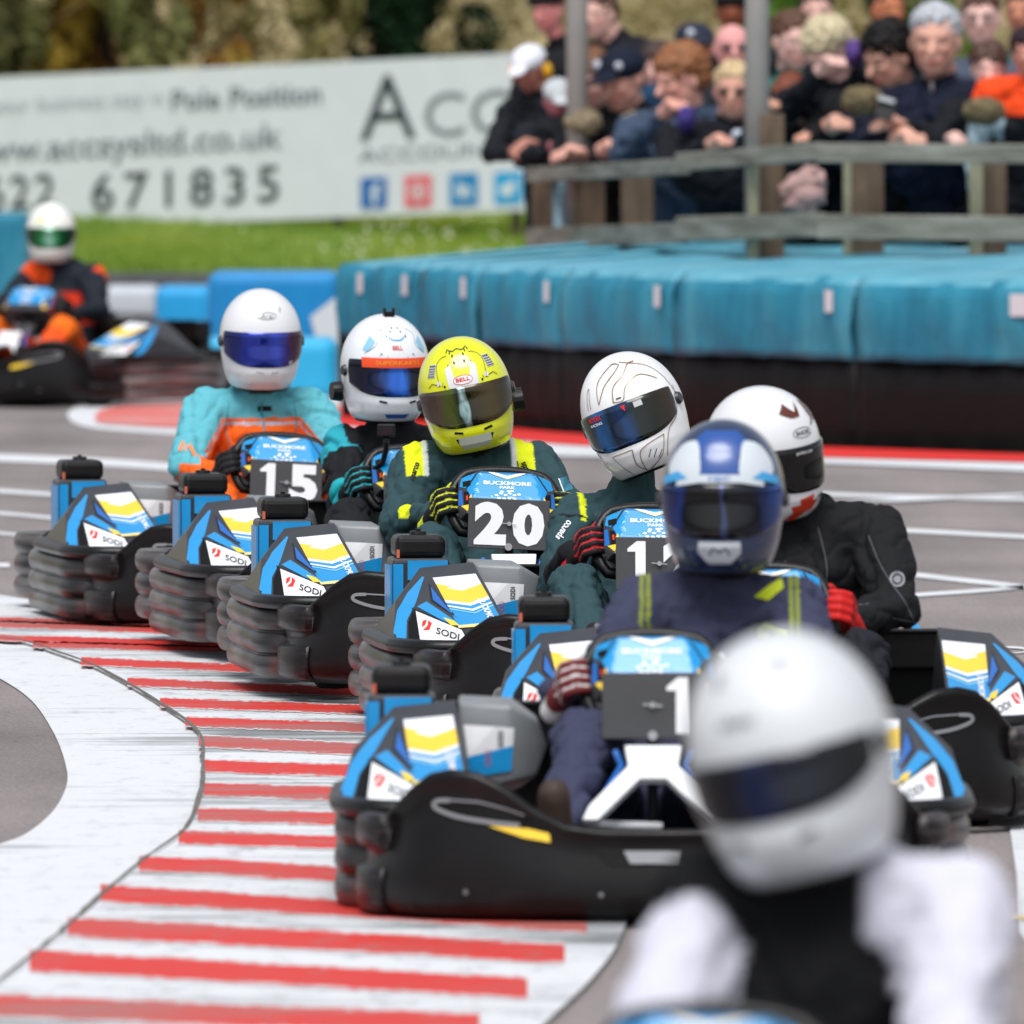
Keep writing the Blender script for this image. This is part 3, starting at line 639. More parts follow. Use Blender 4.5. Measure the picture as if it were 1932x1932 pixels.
for (x0, x1, d, ytop, m, nm) in ((1004, 1042, 66.5, 318, M_POST, 'post'), (1084, 1142, 65.9, 330, M_POST, 'post'), (1172, 1234, 65.0, 322, M_POST, 'post'), (1412, 1432, 62.5, 290, M_PEDGE, 'post'), (1434, 1480, 62.55, 215, M_POST, 'post'),
                             (1592, 1607, 61.98, 290, M_PEDGE, 'post'), (1608, 1668, 61.98, 296, M_POST, 'post'), (1830, 1856, 61.85, 290, M_PEDGE, 'post'), (1857, 1900, 61.9, 300, M_POST, 'post')):
    a = W(x0, ytop, d)-fb; b = W(x1, ytop, d)-fb; zt = a.z
    mk(nm, *box(((a.x+b.x)/2, a.y+.09, zt/2), (b.x-a.x, .1, zt)), m, fe, bev=.005)
for (x0, x1, d, lab) in ((1068, 1110, 66.2, 'left of two tall grey poles rising above the crowd'), (1405, 1452, 62.9, 'right tall grey pole between the sunglasses men and the reddish haired child')):
    a = W(x0, 0, d); b = W(x1, 0, d); r = (b.x-a.x)/2
    p = mk('pole', *cyl((0, 0, 0), (0, 0, 5), r, r*.95, 20), ramp_mat('pole_grey', [(.3, '#98948f'), (.7, '#aeaaa5')], rough=.8, scale=3), None, True); p.location = ((a.x+b.x)/2, d, 0); tag(p, lab, 'pole', 'tall poles by the fence')
p = mk('scaffold_pole', *cyl((0, 0, 0), (0, 0, CH-(330-HOR)*66/F), .035, n=14), mat('galvanised', '#7d98a3', .5, metal=.3), None, True); a = W(1056, 300, 66.0); p.location = (a.x, 66.0, 0); tag(p, 'short blue grey metal pole at the left end of the fence', 'pole')

# ------------------------------------------------------------------ go-karts
def sweep(path, prof, closed_path=False):
    """path: [(x,y)], prof(i,t)-> list of (outward offset, z) closed loop"""
    P = [np.array(p, float) for p in path]; V = []; Fc = []; m = len(P); k = None
    for i, p in enumerate(P):
        a = P[max(0, i-1)]; b = P[min(m-1, i+1)]; tt = (b-a)/max(1e-9, np.linalg.norm(b-a)); nr = np.array((tt[1], -tt[0]))
        pr = prof(i, i/(m-1), p); k = len(pr)
        for (o_, z) in pr: q = p+nr*o_; V.append((q[0], q[1], z))
    for i in range(m-1):
        for j in range(k): a = i*k+j; b = i*k+(j+1) % k; Fc.append((a, a+k, b+k, b))
    Fc += [tuple(range(k)), tuple(range((m-1)*k+k-1, (m-1)*k-1, -1))]
    return V, Fc
def outward(path):
    # make sure the sweep's left-hand normal points away from the kart centre
    p = path[len(path)//2]; q = path[len(path)//2+1]; t_ = (q[0]-p[0], q[1]-p[1]); n_ = (t_[1], -t_[0])
    return path if n_[0]*p[0]+n_[1]*(p[1]) > 0 else path[::-1]
def mirx(vf): return [(-v[0], v[1], v[2]) for v in vf[0]], [tuple(reversed(f)) for f in vf[1]]
def tophump(x):
    x = abs(x); return float(np.interp(x, [0, .12, .2, .27, .34, .40, .46, .51, .55, .59, .62, .66], [.215, .216, .226, .258, .305, .332, .338, .328, .300, .258, .228, .20]))
KP = empty('go_kart')
half = [(0, -1.03), (.2, -1.028), (.38, -1.00), (.51, -.945), (.59, -.86), (.635, -.75), (.635, -.63), (.60, -.55)]
full = [(-x, y) for x, y in half[::-1]][:-1]+half
fp = outward(catmull(full, 7))
def fprof(i, t, p):
    zt = tophump(p[0]); zb = .03
    L = [(-.06, zb+.01), (-.02, zb), (.004, zb+.018)]
    for f_, o_ in ((.12, .012), (.3, .014), (.5, .006), (.7, -.006), (.86, -.014), (.92, -.010), (.96, -.006)): L.append((o_, zb+(zt-zb)*f_))
    L += [(-.008, zt), (-.02, zt+.006), (-.038, zt+.004), (-.045, zt-.006), (-.05, zt-.03), (-.06, (zb+zt)/2)]
    return L
V, Fc = sweep(fp, fprof)
fbm = mk('front_bumper', V, Fc, M_BUMP, KP, True); fbv = bvh_of(V, Fc)
FD = (0, 1, -.03)
pf = proj_fn(fbv, (0, -1, 0), (1, 0, 0), (0, 0, 1), FD, .002)
for s in (-1, 1):
    slot = [(s*x, z) for x, z in ((.47, .268), (.43, .276), (.36, .268), (.29, .246), (.27, .236), (.35, .240), (.43, .252))]
    decal('slot', poly2d(slot, .02), pf, mat('slot_black', '#050505', .6), fbm)
    decal('slot_rim', [ribbon2d(catmull([(s*x, z) for x, z in ((.455, .280), (.485, .278), (.487, .264), (.44, .247), (.37, .236), (.30, .229))], 5), .009), ribbon2d([(s*x, z) for x, z in ((.455, .281), (.39, .277), (.33, .263), (.29, .25))], .004)], lambda u, v: (lambda q: None if q is None else q+Vector((0, -.004, 0)))(pf(u, v)), mat('rim_grey', '#7d7f83', .35), fbm)
    decal('slot_sticker', poly2d([(s*x, z) for x, z in ((.37, .228), (.28, .222), (.235, .212), (.232, .194), (.29, .203))], .02), lambda u, v: (lambda q: None if q is None else q+Vector((0, -.003, 0)))(pf(u, v)), M_YEL, fbm)
decal('recess', poly2d([(-.14, .182), (.15, .182), (.13, .145), (-.10, .145)], .03), pf, MATS['slot_black'], fbm)
decal('recess_label', poly2d([(-.07, .176), (.055, .176), (.05, .150), (-.055, .150)], .03), lambda u, v: (lambda q: None if q is None else q+Vector((0, -.003, 0)))(pf(u, v)), mat('recess_grey', '#8d9094', .5), fbm)
decal('bolt', [disc2d(x, z, .006) for x, z in ((.05, .08), (-.12, .085), (.4, .09), (-.42, .09), (.3, .12))], lambda u, v: (lambda q: None if q is None else q+Vector((0, -.003, 0)))(pf(u, v)), mat('bolt_grey', '#77787b', .3, metal=.6), fbm)
def ring_prof(z0, z1, n, o0=.0, amp=.02, th=.09):
    L = [(-th, z0+.005)]
    for k in range(n):
        a = z0+(z1-z0)*k/n; h = (z1-z0)/n
        for f_ in (.02, .06, .12, .3, .5, .7, .88, .94, .98): L.append((o0+amp*(math.sin(math.pi*f_)**.24-.7), a+h*f_))
    L.append((-th, z1-.005)); return L
cpath = catmull([(-.600, -.855), (-.625, -.815), (-.643, -.75), (-.650, -.68), (-.645, -.60), (-.60, -.52)], 6)
def cprof(i, t, p):
    e = min(1, min(t, 1-t)*6+.25)
    o0 = .0; A = .02*e
    return [(-.05, .042), (-.01, .035), (.010, .040), (.016, .055), (.016, .085), (.015, .118), (.010, .128), (-.006, .133), (-.010, .150), (-.006, .168), (.010, .173), (.016, .182), (.016, .225), (.010, .238), (-.01, .244), (-.05, .238)]
def ccw(path):
    return outward([tuple(p) for p in path])
V, Fc = sweep(ccw(cpath), cprof)
mk('corner_guard', V, Fc, M_GUARD, KP, True); mk('corner_guard', *mirx((V, Fc)), M_GUARD, KP, True)
spath = catmull([(-.50, -.60), (-.60, -.605), (-.67, -.57), (-.705, -.48), (-.71, -.30), (-.71, .10), (-.70, .30), (-.62, .36)], 10)
V, Fc = sweep(ccw(spath), lambda i, t, p: ring_prof(.03, .222, 3, 0, .034))
mk('side_bumper', V, Fc, M_SCUFF, KP, True); mk('side_bumper', *mirx((V, Fc)), M_SCUFF, KP, True)
rp = [(-.52, .52), (-.62, .53), (-.675, .58), (-.69, .70), (-.66, .82), (-.5, .88), (-.2, .90)]
rpath = catmull(rp+[(-x, y) for x, y in rp[::-1]], 6)
V, Fc = sweep(ccw(rpath), lambda i, t, p: ring_prof(.05, .26, 3, 0, .034))
mk('rear_bumper', V, Fc, M_SCUFF, KP, True)
# side pods
podpts = [(-.588, -.08, .430), (-.448, -.10, .445), (-.410, -.64, .292), (-.50, -.70, .245), (-.64, -.66, .235), (-.708, -.52, .262), (-.678, -.30, .352), (-.70, .12, .24), (-.60, .06, .34), (-.46, .06, .40),
          (-.40, .1, .22), (-.40, -.60, .22), (-.70, .1, .22), (-.69, -.5, .22), (-.52, -.66, .22)]
PV, PF = hull(podpts)
def shr(x, z): return x+.035*max(0, min(1, (.445-z)/.15))*max(0, min(1, (.72-x)/.32))
def stickers(pod, bv, s):
    def off(k):
        g = proj_fn(bv, (0, -.6, 0), (1, 0, 0), (0, 0, 1), (0, 1, -.06), .002+.0015*k)
        return (lambda u, v: g(u, v)) if s > 0 else (lambda u, v: g(shr(-u, v), v))
    # chevron panel coordinates a(0..1 across), b(0 bottom..1 top)
    TL, TR, BR, BL = map(np.array, ((-.565, .432), (-.452, .442), (-.422, .30), (-.538, .292)))
    def cv(a, b): q = (BL*(1-a)+BR*a)*(1-b)+(TL*(1-a)+TR*a)*b; return tuple(q)
    def P(pts, k, m, nm='sticker'): decal(nm, poly2d([cv(*p) for p in pts], .015), off(k), m, pod)
    P([(-.07, -.03), (1.07, -.03), (1.07, 1.03), (-.07, 1.03)], 0, M_GREY, 'panel_frame')
    P([(0, 0), (1, 0), (1, 1), (0, 1)], 1, M_BLUE)
    P([(0, .50), (.5, .40), (1, .50), (1, 1), (0, 1)], 2, M_WHITE)
    P([(0, .56), (.5, .46), (1, .56), (1, .80), (.5, .70), (.42, .72), (0, .82)], 3, M_YEL)
    P([(0, .88), (.3, .80), (0, .76)], 3.4, M_YEL)
    P([(0, .45), (.5, .34), (1, .45), (1, .42), (.5, .30), (0, .42)], 3, M_WHITE)
    P([(0, .39), (.5, .27), (1, .39), (1, .365), (.5, .245), (0, .365)], 3, M_CYAN)
    P([(.1, 0), (.0, 0), (.0, .05), (.9, .06), (1, 0)], 3, M_PALEY)
    tt = text2d('BUCKMORE', 0, 0, .075, .018, .03)
    def tf(x, y):
        ang = math.pi/2
        return cv(.8-(y/.11)*1.0 if s > 0 else .8-(y/.11), .2+x/.15)
    decal('lettering', tf2d(tt, lambda x, y: cv((.80 + y/.115) if s > 0 else (.2 - y/.115), .27-x/.15)), off(4), M_WHITE, pod)
    q = lambda pts, k, m, nm='sticker': decal(nm, poly2d(pts, .015), off(k), m, pod)
    q([(-.586, .434), (-.59, .436), (-.642, .390), (-.680, .342), (-.7065, .272), (-.7055, .262), (-.678, .255), (-.662, .315), (-.628, .362)], 1, M_BLUE); q([(-.660, .31), (-.640, .342), (-.628, .27), (-.672, .258)], 1.4, MATS['slot_black'])  # black patch paints the shade of an open cavity under the strip
    q([(-.580, .418), (-.534, .318), (-.588, .368)], 1, M_BLACK, 'panel_frame'); q([(-.577, .408), (-.543, .328), (-.582, .370)], 2, M_BLUE2)
    q([(-.628, .352), (-.600, .366), (-.538, .308), (-.552, .298)], 1, M_BLUE); q([(-.57, .322), (-.545, .312), (-.535, .299), (-.556, .300)], 2, M_YEL)
    q([(-.642, .350), (-.528, .290), (-.520, .250), (-.58, .236), (-.650, .252)], 1, M_BLACK, 'panel_frame')
    q([(-.634, .340), (-.532, .286), (-.526, .256), (-.58, .241), (-.643, .257)], 2, M_WHITE)
    
    mi = 1 if s > 0 else -1
    sh = text2d('SODI', -.5700*s, .2765, .056, .019, .018, -.36*mi)
    decal('lettering', [tf2d(sh, lambda x, y: (x*s, y))], off(4), M_TXT, pod)
    lg = [[(-.006, .010), (.004, .013), (-.002, .002), (-.011, -.004)], [(.006, .012), (.012, .005), (.003, -.010), (-.010, -.010), (.002, .000)]]
    for g in lg: decal('emblem', poly2d([(-.617+x*1.25, .3+y*1.25) for x, y in g], .01), off(4), M_RED, pod)
pod = mk('side_pod', PV, PF, M_GREY, KP, bev=.004); stickers(pod, bvh_of(PV, PF), 1)
MV, MF = mirx((PV, PF)); MV = [(shr(v[0], v[2]), v[1], v[2]) for v in MV]; pod = mk('side_pod', MV, MF, M_GREY, KP, bev=.004); stickers(pod, bvh_of(MV, MF), -1)
V, Fc = sweep(ccw(catmull([(-.40, -.74), (-.52, -.72), (-.64, -.68), (-.705, -.56), (-.72, -.40), (-.72, .05), (-.69, .16)], 8)), lambda i, t, p: [(-.10, .225), (-.02, .222), (.004, .228), (.012, .243), (.006, .258), (-.01, .264), (-.10, .258)])
mk('tray_lip', V, Fc, M_BLACK, KP, True); mk('tray_lip', *mirx((V, Fc)), M_BLACK, KP, True)
# filter box with screw cap on the driver's right
o = mk('box_column', *box((-.572, .12, .314), (.155, .17, .272)), M_GREY, KP, bev=.012)
mk('panel', *box((-.556, .030, .418), (.108, .006, .052)), M_BLUE, o); mk('panel', *box((-.635, .029, .35), (.026, .006, .17)), M_BLUE, o); mk('panel', *box((-.652, .12, .34), (.006, .14, .18)), M_BLUE, o)
o = mk('filter_box', *box((-.572, .12, .480), (.136, .15, .062)), M_BLACK, KP, bev=.018)
mk('filler_cap', *merge(cyl((-.572, .12, .506), (-.572, .12, .512), .014), cyl((-.572, .12, .512), (-.572, .12, .520), .024, .022, 12), cyl((-.572, .12, .519), (-.572, .12, .526), .007)), M_BLACK, o)
mk('box_sticker', *box((-.634, .043, .462), (.008, .002, .022)), mat('warning_sticker', '#c8654a', .5), o)
# tank
TV, TF_ = hull([(x, y, z) for x, y, z in ((-.44, -.10, .30), (-.44, -.07, .44), (-.44, .14, .445), (-.44, .14, .24), (-.44, -.10, .24), (-.32, -.11, .435), (-.32, .14, .44), (-.26, -.07, .40), (-.26, .1, .40), (-.235, -.02, .34), (-.26, -.08, .28), (-.30, .14, .24), (-.32, -.11, .27))])
o = mk('fuel_tank', TV, TF_, M_TANK, KP, True, bev=.01)
tb = bvh_of(TV, TF_); tf_ = lambda k: proj_fn(tb, (0, -.5, 0), (1, 0, 0), (0, 0, 1), (0, 1, -.1), .003+k*.0015)
decal('sticker', poly2d([(-.428, .432), (-.312, .424), (-.318, .332), (-.412, .318)], .02), tf_(0), M_WHITE, o)
decal('sticker', poly2d([(-.419, .362), (-.315, .386), (-.318, .332), (-.412, .318)], .02), tf_(1), M_BLUE, o)
decal('lettering', text2d('SODI', -.343, .400, .034, .013, .02, math.pi/2), tf_(2), M_TXT, o); decal('lettering', text2d('OOO', -.372, .36, .036, .014, -.01, math.pi/2), tf_(2), M_RED, o)
# structure of the kart
mk('rear_guard', *merge(box((0, .50, .365), (1.0, .14, .09)), box((0, .56, .22), (.95, .10, .2)), box((0, .425, .412), (.98, .02, .012))), M_BLACK, KP, bev=.008)
mk('floor_tray', *box((0, -.35, .05), (.62, 1.15, .012)), M_DARK, KP)
fr = [tube([(s*.33, .55, .08), (s*.34, -.3, .07), (s*.30, -.7, .07), (s*.26, -.93, .08)], .016) for s in (-1, 1)]
fr += [tube([(-.5, .3, .12), (.5, .3, .12)], .016), tube([(-.45, -.55, .10), (.45, -.55, .10)], .016), tube([(0, -.38, .55), (0, -.62, .2)], .012)]
mk('chassis', *merge(*fr), mat('frame_black', '#222326', .4, metal=.5), KP, True)
mk('tie_rod', *tube([(-.30, -.66, .215), (.02, -.66, .205)], .010), mat('rod_white', '#d8dade', .35), KP, True)
seatV = []; seatF = []
for i in range(13):
    a = -1.25+2.5*i/12
    for j, (y, z, r) in enumerate(((-.25, .07, .17), (-.05, .05, .19), (.10, .12, .20), (.17, .28, .21), (.22, .46, .19))):
        seatV.append((r*math.sin(a), y+(-.12)*(1-math.cos(a))*(1 if j > 1 else 0), z+(.16*(1-math.cos(a)) if j < 3 else 0)))
for i in range(12):
    for j in range(4): q = i*5+j; seatF.append((q, q+5, q+6, q+1))
mk('seat', seatV, seatF, M_BLACK, KP, True, sol=.012)
for (x, y, r, wd_) in ((-.50, -.60, .125, .12), (.50, -.60, .125, .12), (-.56, .44, .138, .17), (.56, .44, .138, .17)):
    pts = []
    V = []; Fc = []; n = 28; pr = [(-wd_/2, r*.55), (-wd_/2, r*.86), (-wd_*.38, r*.98), (0, r), (wd_*.38, r*.98), (wd_/2, r*.86), (wd_/2, r*.55)]
    for i in range(n):
        a = 2*math.pi*i/n
        for (u, q) in pr: V.append((x+u, y+q*math.cos(a), r+q*math.sin(a)))
    for i in range(n):
        for j in range(6): a = i*7+j; b = ((i+1) % n)*7+j; Fc.append((a, b, b+1, a+1))
    wh = mk('wheel', V, Fc, M_TYRE, KP, True)
    mk('rim', *cyl((x-wd_*.42, y, r), (x+wd_*.42, y, r), r*.56, n=20), M_STEEL, wh)
# white front yoke under the steering column
yk = [(-.064, .338), (.064, .338), (.056, .298), (.145, .218), (.16, .190), (.125, .190), (.03, .272), (-.03, .272), (-.125, .190), (-.16, .190), (-.145, .218), (-.056, .298)]
V2, F2 = poly2d(yk, 1)
yo = mk('column_cover', [(x, -.60-(.338-z)*1.0, z+.03) for x, z in V2], F2, mat('cover_white', '#e6e9ec', .35, coat=.3), KP, sol=.02, bev=.003)
decal('lettering', text2d('RT8', 0, .318, .05, .018, .02), lambda u, v: Vector((u, -.614-(.338-v), v+.03)), M_RED, yo)
mk('dash_trim', *merge(tube([(-.145, -.70, .22), (-.07, -.60, .33), (-.085, -.58, .36)], .008), tube([(.145, -.70, .22), (.07, -.60, .33), (.085, -.58, .36)], .008)), M_BLUE2, KP)
def wheel_pts(r, n=40, flat=True):
    P = []
    for i in range(n):
        a = 2*math.pi*i/n; x = r*math.cos(a); z = r*.92*math.sin(a)
        if z > r*.62: z = r*.62+(z-r*.62)*.35
        z = max(z, -r*.55)+.03
        P.append((x, z))
    return P
def steering(root, number, roll, right_only=False):
    c = Vector((0, -.40, .47)); tilt = R(-28)
    M = Matrix.Translation(c) @ Matrix.Rotation(tilt, 4, 'X') @ Matrix.Rotation(roll, 4, 'Y') @ Matrix.Scale(1.05, 4)
    T = lambda vf: ([M @ Vector(v) for v in vf[0]], vf[1])
    sw = mk('steering_wheel', *T(tube([(x, 0, z) for x, z in wheel_pts(.146)], .0145, 12, True)), M_BLACK, root, True)
    mk('spoke', *T(merge(box((0, 0, -.02), (.26, .008, .03)), box((0, 0, -.07), (.03, .008, .10)))), M_STEEL, sw)
    # fairing hangs in front of the wheel
    pts = [(-.072, -.03, .118), (.072, -.03, .118), (-.128, -.03, .092), (.128, -.03, .092), (-.133, -.05, .0), (.133, -.05, .0), (-.09, -.075, .02), (.09, -.075, .02), (-.075, -.06, .10), (.075, -.06, .10),
           (-.125, -.04, -.035), (.125, -.04, -.035), (-.1, -.01, .09), (.1, -.01, .09), (-.1, -.01, -.03), (.1, -.01, -.03), (-.11, -.075, -.03), (.11, -.075, -.03)]
    V, Fc = T(hull(pts)); fa = mk('steering_fairing', V, Fc, M_GREY, root, bev=.003); bv = bvh_of(V, Fc)
    o_ = M @ Vector((0, -.08, 0)); xa = (M.to_3x3() @ Vector((1, 0, 0))); ya = (M.to_3x3() @ Vector((0, 0, 1))); dv = xa.cross(ya); dv = -dv if dv.y < 0 else dv
    fn = lambda k: proj_fn(bv, o_, xa, ya, dv, .002+k*.0015)
    q = lambda p, k, m, nm='panel': decal(nm, poly2d(p, .015), fn(k), m, fa)
    q([(-.068, .112), (.068, .112), (.108, .05), (.094, .004), (-.094, .004), (-.108, .05)], 0, M_BLUE)
    for s in (-1, 1):
        q([(s*.074, .112), (s*.120, .09), (s*.126, .064), (s*.112, .054)], 0, M_BLUE)
        q([(s*.120, .05), (s*.128, .05), (s*.130, .0), (s*.118, .0)], 0, M_BLUE2)
        q([(s*.103, .038), (s*.116, .045), (s*.116, -.002), (s*.103, .0)], .5, MATS['slot_black'], 'slot')
        q([(s*.097, .03), (s*.103, .02), (s*.103, -.012), (s*.095, .0)], .6, M_YEL)
        q([(s*.124, -.002), (s*.104, -.004), (s*.104, -.032)], .5, M_YEL)
    q([(-.118, .078), (-.098, .078), (-.098, .060), (-.118, .060)], 1, MATS['slot_black'], 'switch')
    q([(-.111, .028), (-.106, .028), (-.106, .012), (-.111, .012)], 1, M_RED, 'switch')
    q([(-.05, .106), (0, .090), (.05, .106), (.05, .099), (0, .082), (-.05, .099)], 1, M_WHITE); q([(-.04, .097), (0, .083), (.04, .097), (.04, .094), (0, .079), (-.04, .094)], 1.2, M_PALEY)
    decal('lettering', text2d('BUCKMORE', 0, .066, .128, .0125, .03), fn(1), M_WHITE, fa); decal('lettering', text2d('PARK', 0, .052, .042, .009, .03), fn(1), M_WHITE, fa)
    em = [disc2d(x, z, .0055, .0035, 8) for x, z in ((-.03, .026), (-.018, .032), (-.006, .027), (.006, .033), (.018, .028), (.03, .031), (-.024, .017), (-.01, .016), (.004, .018), (.018, .017), (-.016, .038), (.012, .041), (.0, .009), (-.02, .008), (.022, .008), (.003, .040))]
    decal('emblem', em, fn(1), M_WHITE, fa)
    if number == '19': return M
    # plate
    M2 = M @ Matrix.Translation((0, -.095, -.068)) @ Matrix.Rotation(R(18), 4, 'X')
    T2 = lambda vf: ([M2 @ Vector(v) for v in vf[0]], vf[1])
    pl = mk('number_plate', *T2(box((0, 0, 0), (.218, .005, .135))), M_PLATE, root, bev=.002)
    f2 = lambda off: (lambda u, v: M2 @ Vector((u, -.0045-off, v)))
    def dg(ch, cx):
        if ch == '1': return poly2d([(cx+x, z) for x, z in ((-.030, .038), (-.006, .057), (.016, .057), (.016, -.057), (-.010, -.057), (-.010, .030), (-.030, .030))], 1)
        return text2d(ch, cx, 0, .086, .116, .055)
    if number == '19': sh = None
    elif right_only: sh = [dg('1', .060)]
    else: sh = [dg(number[0], -.050), dg(number[1], .052)]
    decal('digits', sh, f2(0), mat('digit_white', '#eef0f3', .45), pl)
    mk('bolt', *T2(merge(cyl((0, -.004, .0), (0, -.012, .0), .006, n=12), cyl((0, -.004, -.062), (0, -.010, -.062), .010, n=14), cyl((-.02, -.009, .001), (.02, -.009, -.002), .0012, n=6))), M_STEEL, pl)
    return M
KARTS = {  # origin X, distance, heading deg, z, number, steering roll deg
 'A': (-.80, 42.4, 10, -.005, '15', 4, 'blue and black go-kart carrying number 15, last of the queue along the striped kerb'),
 'B': (-.350, 40.0, 9, .03, '14', 0, 'go-kart between number 15 and number 20, its plate hidden'),
 'C': (-.069, 37.6, 7, .040, '20', 3, 'blue and black go-kart carrying number 20 in white on a grey plate'),
 'D': (.330, 35.5, 6.5, .012, '12', 1, 'go-kart just right of number 20, its plate half hidden by a navy shoulder'),
 'E': (.605, 31.8, 1, 0, '17', 0, 'go-kart furthest right on the track, beside the driver with red gloves'),
 'F': (.298, 28.6, 0, -.015, '1', 0, 'large near go-kart with long black front bumper and a single 1 on its plate'),
 'G': (.30, 17.0, -8, .03, '11', 2, 'nearest blurred go-kart, only its blue steering fairing in the bottom of the view'),
 'H': (-2.25, 67.6, -28, 0, '19', 0, 'distant blurred go-kart turning away at the left edge'),
}
ROOT = {}
for i, (k, (x, d, hd, z, num, rl, lab)) in enumerate(KARTS.items()):
    r = KP if i == 0 else copy_tree(KP)
    ROOT[k] = r
for k, (x, d, hd, z, num, rl, lab) in KARTS.items():
    r = ROOT[k]; r.location = (x, d, z); r.rotation_euler = (0, 0, R(hd)); tag(r, lab, 'go-kart', 'hire go-karts racing nose to tail')
    r.scale.x = {'E': .92, 'F': .94}.get(k, 1)
    steering(r, num, R(rl), right_only=(k == 'F'))

# ------------------------------------------------------------------ helmets
LT = [(-.150, .078, .100, .080), (-.142, .092, .120, .092), (-.12, .104, .140, .104), (-.09, .113, .150, .117), (-.05, .120, .147, .132), (0, .125, .138, .146)]
def hdim(z):
    if z >= 0:
        k = max(0, 1-(z/.155)**2.15)**.5; return .125*k, .138*k, .146*k
    a = np.array(LT); return tuple(float(np.interp(z, a[:, 0], a[:, c])) for c in (1, 2, 3))
def HP(az, z, off=0.0):
    w_, f_, b_ = hdim(z); e = .92; c, s = math.cos(az), math.sin(az)
    x = (w_+off)*math.copysign(abs(s)**e, s); y = -((f_ if c > 0 else b_)+off)*math.copysign(abs(c)**e, c)
    return Vector((x, y, z+(off*.6 if z > .1 else 0)))
def hgrid(az0, az1, n, z0f, z1f, m, off=.003):
    V = []; Fc = []
    for i in range(n+1):
        az = az0+(az1-az0)*i/n
        for j in range(m+1):
            z = z0f(az)+(z1f(az)-z0f(az))*j/m; e = .0 if (i in (0, n) or j in (0, m)) else off
            V.append(HP(az, z, e if e else -.004))
    for i in range(n):
        for j in range(m): a = i*(m+1)+j; Fc.append((a, a+m+1, a+m+2, a+1))
    return V, Fc
def helmet_shell():
    zs = [-.150+.150*(j/22) for j in range(23)]+[.155*math.sin(math.pi/2*j/22) for j in range(1, 22)]
    V = []; Fc = []; n = 72
    V.append(Vector((0, 0, -.146)))
    for i in range(n): V.append(HP(2*math.pi*i/n, -.1495, -.012))
    for z in zs:
        for i in range(n): V.append(HP(2*math.pi*i/n, z))
    rings = len(zs)+1
    for i in range(n): Fc.append((0, 1+(i+1) % n, 1+i))
    for r_ in range(rings-1):
        for i in range(n): a = 1+r_*n+i; b = 1+r_*n+(i+1) % n; Fc.append((a, b, b+n, a+n))
    V.append(Vector((0, 0, .155))); t_ = len(V)-1
    for i in range(n): Fc.append((1+(rings-1)*n+i, 1+(rings-1)*n+(i+1) % n, t_))
    return [tuple(v) for v in V], Fc
HV, HF = helmet_shell(); HME = None
def paintmat(name, col, rough=.18): return mat('helmet_'+name, col, rough, coat=.8, var=.02)
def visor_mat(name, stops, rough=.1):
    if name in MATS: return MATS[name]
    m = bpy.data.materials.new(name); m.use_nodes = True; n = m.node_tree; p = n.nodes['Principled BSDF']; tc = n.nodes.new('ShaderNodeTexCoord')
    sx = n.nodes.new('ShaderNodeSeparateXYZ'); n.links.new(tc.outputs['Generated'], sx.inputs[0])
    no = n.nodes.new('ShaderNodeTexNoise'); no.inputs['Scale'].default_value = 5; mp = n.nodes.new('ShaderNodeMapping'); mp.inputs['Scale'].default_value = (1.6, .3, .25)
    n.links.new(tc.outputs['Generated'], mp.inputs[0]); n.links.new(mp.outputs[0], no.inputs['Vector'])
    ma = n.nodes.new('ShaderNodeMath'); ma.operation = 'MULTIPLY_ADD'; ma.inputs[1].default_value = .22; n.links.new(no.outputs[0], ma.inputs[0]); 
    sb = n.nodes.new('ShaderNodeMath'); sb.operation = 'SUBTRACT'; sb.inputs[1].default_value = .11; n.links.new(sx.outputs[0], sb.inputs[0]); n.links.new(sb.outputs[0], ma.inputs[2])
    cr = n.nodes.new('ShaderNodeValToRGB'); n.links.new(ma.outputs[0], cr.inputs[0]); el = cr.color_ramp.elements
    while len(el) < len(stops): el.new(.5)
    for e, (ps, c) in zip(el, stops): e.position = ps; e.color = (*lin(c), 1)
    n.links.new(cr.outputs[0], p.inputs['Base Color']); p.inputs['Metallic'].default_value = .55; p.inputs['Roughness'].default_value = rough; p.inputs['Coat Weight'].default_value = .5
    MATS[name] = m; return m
# visor limits per style
VZ = {'std': (-.070, .032, 78), 'tall': (-.068, .030, 80)}
def helmet(person, loc, yaw, pitch, roll, scale, shell, vis, style, vz=(-.077, .040)):
    h = mk('helmet', HV, HF, shell, person, True)
    h.rotation_euler = (R(pitch), R(roll), R(yaw)); h.rotation_mode = 'XYZ'
    M = Matrix.Rotation(R(yaw), 4, 'Z') @ Matrix.Rotation(R(roll), 4, 'Y') @ Matrix.Rotation(R(pitch), 4, 'X')
    h.matrix_local = Matrix.Translation(loc) @ M @ Matrix.Scale(scale, 4)
    zl, zh, am = vz[0], vz[1], R(76)
    lo = lambda az: zl+(.040)*(abs(az)/am)**3; hi = lambda az: zh-.006*(abs(az)/am)**2
    mk('visor_seal', *hgrid(-am-.05, am+.05, 40, lambda a: lo(min(am, abs(a)))-.006, lambda a: hi(min(am, abs(a)))+.005, 6, .0015), mat('seal_black', '#0d0d0e', .4), h, True)
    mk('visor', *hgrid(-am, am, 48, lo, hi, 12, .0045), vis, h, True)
    mk('neck_roll', *tube([HP(2*math.pi*i/40, -.146, -.004) for i in range(40)], .006, 8, True), mat('seal_black', '#0d0d0e', .4), h, True)
    for s in (-1, 1):
        p = HP(s*R(84), -.005, .001); q = HP(s*R(84), -.005, .009); mk('pivot', *cyl(p, q, .017, .013, 20), mat('pivot_grey', '#3c3e42', .35, metal=.4), h)
    return h
